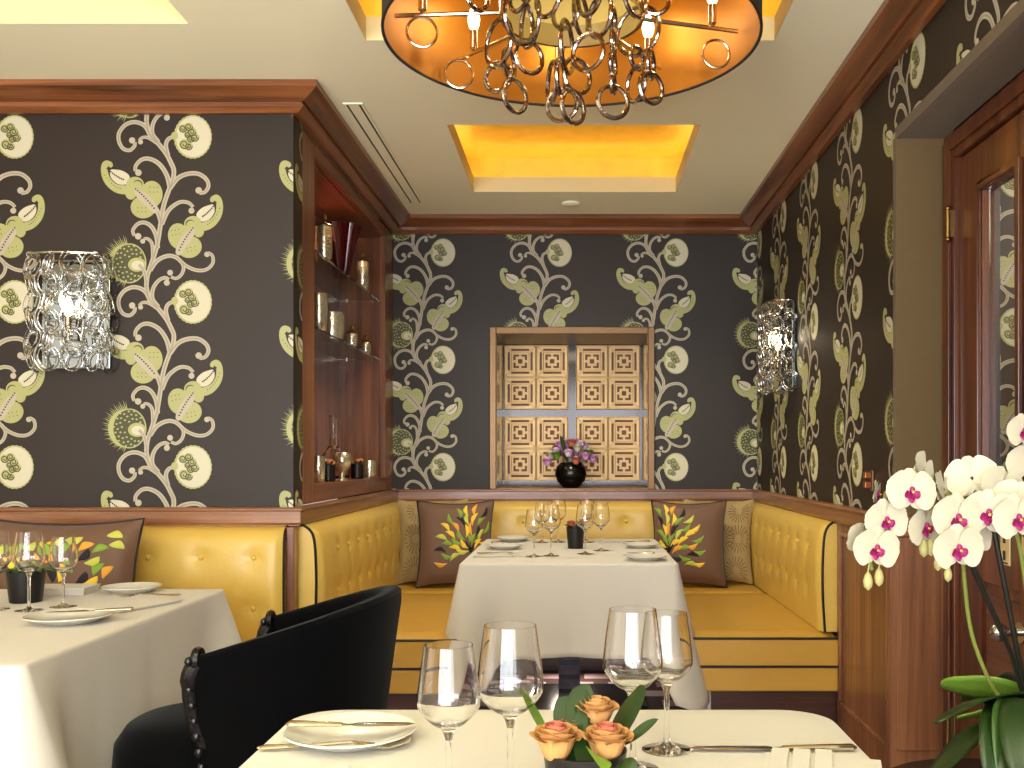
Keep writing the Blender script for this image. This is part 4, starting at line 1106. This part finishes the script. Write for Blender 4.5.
for k in range(9):
    a = R(16 + 40 * k)
    q = MB(); q.tube([(.18 * cos(a), .18 * sin(a), HB), (.445 * cos(a), .445 * sin(a), HB)], .006, 8); arm = q.build('arm', nickel, ch)
    c = (.375 * cos(a), .375 * sin(a), 0)
    q = MB(); q.lathe([(.004, HB + .006), (.011, HB + .012), (.011, HB + .06), (.009, HB + .061)], 14, c); q.build('candle_holder', nickel, arm)
    q = MB(); q.lathe([(.008, HB + .0615), (.014, HB + .075), (.0165, HB + .09), (.012, HB + .112), (.002, HB + .13)], 14, c); q.build('bulb', bulb_hot, arm)
    L = bpy.data.lights.new('candle_glow', 'POINT'); L.energy = .25; L.color = (1, .82, .55); L.shadow_soft_size = .018
    o = bpy.data.objects.new('candle_glow', L); o.location = (CH[0] + c[0], CH[1] + c[1], RIM + HB + .15); COL.objects.link(o)
RINGS = [(498.7, 43, 14, 23, 2.40), (519, 19, 13, 24, 2.36), (530, 22, 10, 24, 2.42), (498, 77, 13, 14.5, 2.42), (515, 96, 10.5, 16, 2.40), (529, 57, 13, 16, 2.40), (509, 64, 5, 14, 2.44), (562, 105, 15, 16, 2.44), (573, 107, 11, 16, 2.36), (588, 52, 15, 18, 2.34), (577, 76, 13, 17, 2.42), (567, 47, 6, 25, 2.40), (613, 102, 15, 16, 2.40), (613, 20, 3, 12, 2.40), (613, 42, 2, 12, 2.40), (613, 64, 3, 12, 2.40), (613, 84, 2, 9, 2.40), (638, 31, 20, 24, 2.44), (651, 88, 12, 15, 2.40), (637, 58, 7, 11, 2.44), (636, 84, 8, 17, 2.44), (581, 15, 7, 20, 2.44), (600, 16, 11, 20, 2.34), (566, 12, 13, 16, 2.46), (651, 64, 4, 14, 2.42), (552, 83, 5, 20, 2.42), (561, 78, 4, 18, 2.38), (477, -4, 10, 14, 2.36), (548, -2, 12, 18, 2.36), (655, 0, 16, 14, 2.36), (635, -4, 12, 20, 2.30), (590, -8, 12, 22, 2.30), (520, -12, 12, 22, 2.30)]
for (px, py, hw, hh, d) in RINGS:
    c = P(px, py, d); c = (c[0] - CH[0], c[1] - CH[1], c[2] - RIM); r_ = hh * d / 1000
    q = MB(); q.torus((0, 0, 0), r_, .0058, yaw=math.acos(min(1, hw / hh)) * (1 if int(px) % 2 else -1), n=30, k=8, tilt=.1); q.build('chrome_ring', ring_m, ch, loc=c)
for (px, py, hh) in ((422, 32, 15), (459, 74, 14), (716, 54, 14)):
    d = {422: 2.50, 459: 2.755, 716: 2.60}[px]; c = P(px, py, d); q = MB(); q.torus((0, 0, 0), hh * d / 1000, .0036, yaw=.15, n=30, k=8); q.build('chrome_ring', nickel, ch, loc=(c[0] - CH[0], c[1] - CH[1], c[2] - RIM))

# ------------------------------------------------------------------ black velvet tub chair
CC = (-.755, 2.24, 0)
chair = thing('tub_chair', CC, 'black velvet tub chair with carved arm ends in front of the left table', 'chair')
def plan(ph, k, ax=.355, ay=.26, e=2.5):
    c, s = cos(ph), sin(ph)
    return (k * ax * (abs(c) ** (2 / e)) * (1 if c >= 0 else -1), k * ay * (abs(s) ** (2 / e)) * (1 if s >= 0 else -1))
rows = []; nph = 60
def topz(ph): x = cos(ph); return .752 + .100 * max(0, x) ** .8
prof = [(0.80, .0), (.86, .25), (.92, .55), (.97, .8), (1.0, .94), (1.0, .985), (.975, 1.0), (.93, 1.0), (.89, .985), (.86, .94), (.83, .8), (.79, .55), (.75, .2), (.73, .0)]
for (k, h_) in prof:
    row = []
    for i in range(nph + 1):
        ph = -pi / 2 + pi * i / nph; x, y = plan(ph, k); z = .30 + (topz(ph) - .30) * h_
        row.append((x, y, z))
    rows.append(row)
q = MB(); q.grid(rows, closed_v=True); q.cap([r[0] for r in rows]); q.cap([r[-1] for r in rows][::-1]); q.build('backrest', velvet, chair)
q = MB(); sr = []
for (k, z) in ((.90, .30), (1.0, .32), (1.03, .44), (1.0, .53), (.9, .565), (.6, .585), (.0, .59)):
    row = []
    for i in range(48):
        a = 2 * pi * i / 48; c, s = cos(a), sin(a); e = 2.6
        row.append((.03 + k * .235 * abs(c) ** (2 / e) * (1 if c > 0 else -1) - (.0 if c > 0 else .0), k * .19 * abs(s) ** (2 / e) * (1 if s > 0 else -1), z))
    sr.append(row)
q.grid(sr, closed_u=True); q.xform(lambda x, y, z: (x - (.05 if x < .055 else 0) * (1 if False else min(1, (.055 - x) / .2)) , y, z)); q.build('seat', velvet, chair)
for sgn in (-1, 1):
    q = MB(); y = sgn * .238
    q.tube(cr([(-.0, y, .735), (-.016, y, .70), (-.010, y * .97, .62), (.02, y * .9, .52), (.015, y * .86, .42), (-.01, y * .85, .32)], 5), [.024] * 6 + [.020] * 10 + [.026] * 10, 10)
    for k in range(16): 
        f = k / 15; q.ball((-.018 + .028 * f, y * (1.0 - .10 * f) + .012 * (-1) ** k, .70 - .24 * f), .012, 8)
    q.torus((-.004, y, .742), .017, .010, yaw=pi / 2, n=16, k=8); q.ball((-.006, y, .742), .016, 12); q.ball((-.014, y - .02, .742), .010, 8); q.ball((-.014, y + .02, .742), .010, 8)
    q.build('carved_arm_front', black_gloss, chair)
for (x, y) in ((-.03, -.19), (-.03, .19), (.26, -.15), (.26, .15)):
    q = MB(); q.tube(cr([(x, y, .31), (x - .015, y, .22), (x, y, .10), (x - .02, y, .015), (x - .02, y, 0)], 4), [.026] * 4 + [.02] * 4 + [.016] * 4 + [.018] * 5, 10); q.build('leg', black_gloss, chair)

# ------------------------------------------------------------------ orchid on a round black side table
st = thing('side_table', (.735, 1.73, 0), 'round black side table under the white orchid', 'table')
STZ = .566
q = MB(); q.lathe([(.202, STZ - .03), (.21, STZ - .02), (.21, STZ - .006), (.204, STZ), (.001, STZ)], 48); q.build('tabletop', black_gloss, st)
q = MB(); q.lathe([(.17, 0), (.17, .015), (.05, .03), (.03, .08), (.028, STZ - .05), (.06, STZ - .0305)], 32); q.build('pedestal', black_gloss, st)
oc = (.765, 1.66, STZ + .0005)
orc = thing('potted_orchid', oc, 'white orchid with magenta lips in a pot beside the door', 'orchid')
q = MB(); q.lathe([(.062, 0), (.066, .004), (.085, .17), (.078, .17), (.074, .15), (.001, .15)], 36); q.build('pot', black_pot, orc)
q = MB(); q.lathe([(.001, .158), (.073, .152), (.073, .1505)], 24); q.build('soil', pbr('bark_soil', rgb(70, 48, 30), .9, var=.4, vscale=60, bump=.4, bscale=80), orc)
def loc_(p): return tuple(a - b for a, b in zip(p, oc))
def P3(px, py, d): return loc_(P(px, py, d))
def ribbon_leaf(pts, wd, mat, tw=.2, fold=.13):
    """strap leaf along 3-D points, width in the direction across the path and mostly horizontal"""
    c = cr(pts, 6); N = len(c); rows = []
    for i in range(N):
        a = c[max(0, i - 1)]; b = c[min(N - 1, i + 1)]; tx, ty, tz = (b[k] - a[k] for k in range(3)); l = sqrt(tx * tx + ty * ty + tz * tz) or 1; tx, ty, tz = tx / l, ty / l, tz / l
        # side vector: perpendicular to path, tilted towards the camera by tw
        sx, sy, sz_ = ty * sin(tw) * 0 + (-ty), tx, 0
        m = math.hypot(sx, sy) or 1; sx, sy = sx / m, sy / m
        nx, ny, nz = (ty * 0 - tz * sy, tz * sx - tx * 0, tx * sy - ty * sx)
        f = i / (N - 1); w2 = wd * (sin(pi * (.10 + .88 * f)) ** .6)
        S = (sx * cos(tw) + nx * sin(tw), sy * cos(tw) + ny * sin(tw), nz * sin(tw)); Nn = (-sx * sin(tw) + nx * cos(tw), -sy * sin(tw) + ny * cos(tw), nz * cos(tw))
        rows.append([tuple(c[i][k] + S[k] * w2 * e + Nn[k] * fold * w2 * abs(e) for k in range(3)) for e in (-1, -.6, -.2, 0, .2, .6, 1)])
    q = MB(); q.grid(rows); o = q.build('leaf', mat, orc); md = o.modifiers.new('th', 'SOLIDIFY'); md.thickness = .0025; return o
base = (0, 0, .165)
ribbon_leaf([base, P3(1000, 692, 1.66), P3(968, 688, 1.68), P3(941, 684, 1.70)], .036, leaf_l, tw=.75)
ribbon_leaf([base, P3(1010, 697, 1.56), P3(975, 703, 1.50), P3(936, 722, 1.45)], .026, leaf_d, tw=.35)
ribbon_leaf([base, P3(995, 712, 1.60), P3(975, 715, 1.60), P3(957, 717, 1.60)], .014, leaf_l, tw=.6)
ribbon_leaf([base, P3(1008, 712, 1.52), P3(998, 740, 1.45), P3(994, 785, 1.42)], .030, leaf_d, tw=-.35)
ribbon_leaf([base, P3(1030, 700, 1.50), P3(1024, 735, 1.42), P3(1030, 800, 1.38)], .036, leaf_d, tw=.1)
ribbon_leaf([base, P3(990, 725, 1.58), P3(960, 748, 1.52), P3(925, 785, 1.46)], .026, leaf_d, tw=.2)
ribbon_leaf([base, P3(1020, 704, 1.54), P3(1006, 722, 1.46), P3(1004, 790, 1.42)], .024, leaf_m, tw=-.5)
ribbon_leaf([base, P3(1012, 694, 1.72), P3(990, 690, 1.78), P3(962, 700, 1.82)], .03, leaf_m, tw=.5)
ribbon_leaf([base, P3(1045, 690, 1.60), P3(1080, 690, 1.60), P3(1110, 715, 1.60)], .034, leaf_d, tw=.3)
ribbon_leaf([base, P3(1040, 690, 1.75), P3(1020, 678, 1.85), P3(990, 690, 1.92)], .034, leaf_d, tw=.3)
for pts in ([P3(1022, 690, 1.60), P3(1012, 655, 1.58), P3(968, 557, 1.53), P3(930, 480, 1.52)], [P3(1026, 690, 1.61), P3(1020, 665, 1.60), P3(992, 520, 1.56), P3(985, 480, 1.56)]):
    q = MB(); q.tube(pts, .0045, 8); q.build('stake', stake_m, orc)
q = MB(); q.tube(cr([P3(1006, 700, 1.62), P3(992, 686, 1.62), P3(972, 635, 1.60), P3(964, 575, 1.57), P3(962, 520, 1.55), P3(945, 492, 1.54), P3(915, 490, 1.54), P3(885, 505, 1.53), P3(870, 545, 1.52), P3(872, 570, 1.52)], 6), .0033, 8); q.build('flower_stem', stem_m, orc)
q = MB(); q.tube(cr([P3(1030, 700, 1.63), P3(1030, 640, 1.62), P3(1022, 560, 1.60), P3(1010, 520, 1.58), P3(985, 500, 1.57), P3(955, 510, 1.55), P3(940, 540, 1.54), P3(947, 568, 1.53)], 6), .0033, 8); q.build('flower_stem', stem_m, orc)
q = MB(); q.tube(cr([P3(1034, 700, 1.63), P3(1040, 600, 1.62), P3(1042, 500, 1.60), P3(1034, 420, 1.58)], 6), .0033, 8); q.build('flower_stem', stem_m, orc)
from mathutils import Euler, Vector
def petal(mb, ang, L, wd, cup, lift, n=8, mi=0, r0=.003):
    rows = []
    for i in range(n + 1):
        f = i / n; w2 = wd * (sin(pi * (.08 + .86 * f ** .85)) ** .75)
        row = []
        for k in (-1, -.7, -.35, 0, .35, .7, 1):
            a, b = r0 + L * f, w2 * k
            b2 = b
            x = a * cos(ang) - b2 * sin(ang); z = a * sin(ang) + b2 * cos(ang)
            y = -lift * L * sin(pi * f * .5) + cup * (abs(k) ** 2 * w2) + .06 * L * f * f + .0012 * sin(7 * k + 9 * f)
            row.append((x, y, z))
        rows.append(row)
    mb.grid(rows, mi=mi)
def orchid(px, py, d, size, yaw, pitch, roll=0, back=False):
    c = P3(px, py, d); S = .95 * size * d / 1000 / .1
    q = MB()
    petal(q, R(90), .046, .022, .15, -.05); petal(q, R(216), .043, .021, .15, -.05); petal(q, R(324), .043, .021, .15, -.05)
    petal(q, R(172), .050, .040, -.12, .08); petal(q, R(8), .050, .040, -.12, .08)
    E = Euler((pitch, roll, yaw)).to_matrix()
    f = lambda x, y, z: tuple(E @ Vector((x * S, y * S, z * S)))
    q.xform(f); o = q.build('flower', petal_w, orc, loc=c)
    if not back:
        q = MB(); petal(q, R(215), .016, .009, -.5, .5, 5); petal(q, R(325), .016, .009, -.5, .5, 5); petal(q, R(270), .020, .008, .5, .45, 5); q.ball((0, -.006, .004), .0058, 10, sz=1.2)
        q.ball((0, -.012, -.001), .0032, 8, mi=1)
        q.xform(f); q.build('lip', [petal_p, lip_y], o)
for a in ((911, 492, 1.47, 52, .1, -.1, .05), (886, 521, 1.47, 48, .25, .0, -.1), (876, 549, 1.46, 50, .2, .1, .1), (877, 494, 1.50, 30, 1.1, 0, .2), (925, 527, 1.49, 48, .5, .1, -.1), (957, 519, 1.45, 56, .2, 0, .1), (958, 549, 1.44, 54, .15, .12, -.05), (988, 514, 1.46, 54, -.1, 0, .1), (1018, 519, 1.45, 54, .1, 0, -.1), (1023, 432, 1.52, 40, .3, 0, 0), (860, 541, 1.50, 40, .6, 0, .4)):
    orchid(*a)
for a in ((945, 494, 1.53, 52, .9, -.3, .3), (972, 478, 1.54, 52, -.3, -.3, -.2), (1003, 490, 1.52, 54, .3, -.2, .2), (1026, 465, 1.54, 46, .2, 0, .1), (924, 470, 1.52, 40, .7, -.2, .6), (975, 540, 1.49, 44, .4, .2, -.3), (1014, 500, 1.50, 44, -.5, -.1, .5), (950, 535, 1.50, 40, -.4, .1, .3)):
    orchid(*a, back=True)
for (px, py, s) in ((868, 581, 1.0), (879, 577, 1.0), (924, 548, 1.0), (931, 547, 1.0), (938, 563, .85), (948, 574, .85)):
    c = P3(px, py, 1.50); q = MB(); q.lathe([(.0005, -.014 * s), (.006 * s, -.009 * s), (.0075 * s, 0), (.005 * s, .009 * s), (.0012, .014 * s)], 12); q.tube([(0, 0, .013 * s), (.003, .004, .026)], .0012, 6); q.build('bud', bud_m, orc, loc=c)

# ------------------------------------------------------------------ light
def area(name, loc, rot, sx, sy, e, col):
    L = bpy.data.lights.new(name, 'AREA'); L.shape = 'RECTANGLE'; L.size = sx; L.size_y = sy; L.energy = e; L.color = col
    o = bpy.data.objects.new(name, L); o.location = loc; o.rotation_euler = rot; COL.objects.link(o); return o
def spot(name, loc, e, col, ang=75, tgt=None, size=.05):
    L = bpy.data.lights.new(name, 'SPOT'); L.energy = e; L.color = col; L.spot_size = R(ang); L.spot_blend = .7; L.shadow_soft_size = size
    o = bpy.data.objects.new(name, L); o.location = loc; COL.objects.link(o)
    if tgt: o.rotation_euler = (Vector(tgt) - Vector(loc)).to_track_quat('-Z', 'Y').to_euler()
    return o
area('daylight', (-.8, YR - .12, 1.13), (R(90), 0, 0), 3.5, 2.1, 175, (.90, .94, 1))
area('side_daylight', (XW + .03, .2, 1.45), (0, R(-90), 0), 1.5, 2.0, 8, (1, .98, .96))
W3 = (1, .87, .58)
for x, y, e in ((.0, 1.1, 4.5), (-1.9, 1.3, 8), (-1.6, -.8, 10), (.1, -.8, 10)): spot('room_fill', (x, y, CZ - .03), e, W3, 110, (x, y, 0))  # unseen ceiling spots added to brighten the room, no fixtures modelled
spot('alcove_fill', (-.03, 4.1, CZ + .06), 46, (1, .91, .72), 130, (-.03, 4.35, 0), .12)  # added spot without a fixture, brightens the alcove table and backrests
for x, y, e in ((-2.4, -.3, 60), (-.6, -1.3, 165), (.75, -.6, 100)): spot('bounce_fill', (x, y, 1.35), e, (1, .95, .74), 125, (x * .8, y + .5, CZ), .15)  # unseen upward spots added to brighten the ceiling and bounce into the room
spot('niche_fill', (-.03, 5.60, NZ1 - .01), .8, (1, .87, .66), 150, (-.03, 5.85, 1.2))  # added spot with no lamp modelled, lifts the fretwork niche
spot('cabinet_fill', (-1.06, 4.5, H + 1.13), 30, (1, .80, .52), 150, (-1.13, 4.5, 0))  # added spot with no lamp modelled, brightens the cabinet interior
area('right_side_fill', (XR - .03, -1.7, 1.4), (0, R(90), 0), 1.6, 1.4, 26, (.97, .98, 1))  # added fill panel out of view; the wall has no window here
spot('under_bench_fill', (-.03, 5.15, .24), 5, (1, .86, .66), 160, (-.03, 4.9, 0), .1)  # hidden spot added so the carpet under the table shows
spot('passage_fill', (1.9, 2.6, 2.3), 40, (1, .92, .8), 150, (1.9, 3.4, 1.2))  # unseen spot added so the wallpaper shows through the door pane
wd = bpy.data.worlds.new('room_world'); scn.world = wd; wd.use_nodes = True
wd.node_tree.nodes['Background'].inputs['Color'].default_value = (1, .95, .88, 1); wd.node_tree.nodes['Background'].inputs['Strength'].default_value = .3

GROUPS = {'sunburst_cushion': 'beige sunburst cushions on the alcove bench', 'embroidered_cushion': 'brown embroidered cushions on the alcove bench', 'lidded_jar': 'lidded mercury jars in the display cabinet',
          'mercury_tumbler': 'mercury glass tumblers in the display cabinet', 'posy_vase': 'small black posy vases in the display cabinet', 'rose_pot': 'black rose pots on the tables', 'dining_table': 'dining tables', 'tablecloth': 'white tablecloths'}
for o in list(scn.objects):
    g_ = GROUPS.get(o.name.split('.')[0])
    if g_ and o.parent is None and 'label' in o: o['group'] = g_

# ------------------------------------------------------------------ camera
cam = bpy.data.cameras.new('camera'); cam.sensor_width = 36; cam.sensor_fit = 'HORIZONTAL'; cam.lens = 36 * 1000 / 1024
cam.shift_x = (512 - 577) / 1024; cam.shift_y = (456 - 384) / 1024; cam.clip_start = .02
co = bpy.data.objects.new('camera', cam); co.location = (0, 0, H); co.rotation_euler = (R(90), 0, 0); COL.objects.link(co)
scn.camera = co
scn.view_settings.view_transform = 'Standard'; scn.view_settings.look = 'None'; scn.view_settings.gamma = 1; scn.view_settings.use_curve_mapping = False
scn.view_settings.exposure = 0.9
scn.cycles.max_bounces = 12; scn.cycles.transmission_bounces = 12; scn.cycles.glossy_bounces = 6; scn.cycles.diffuse_bounces = 5
scn.cycles.use_denoising = True
scn.cycles.sample_clamp_indirect = 6
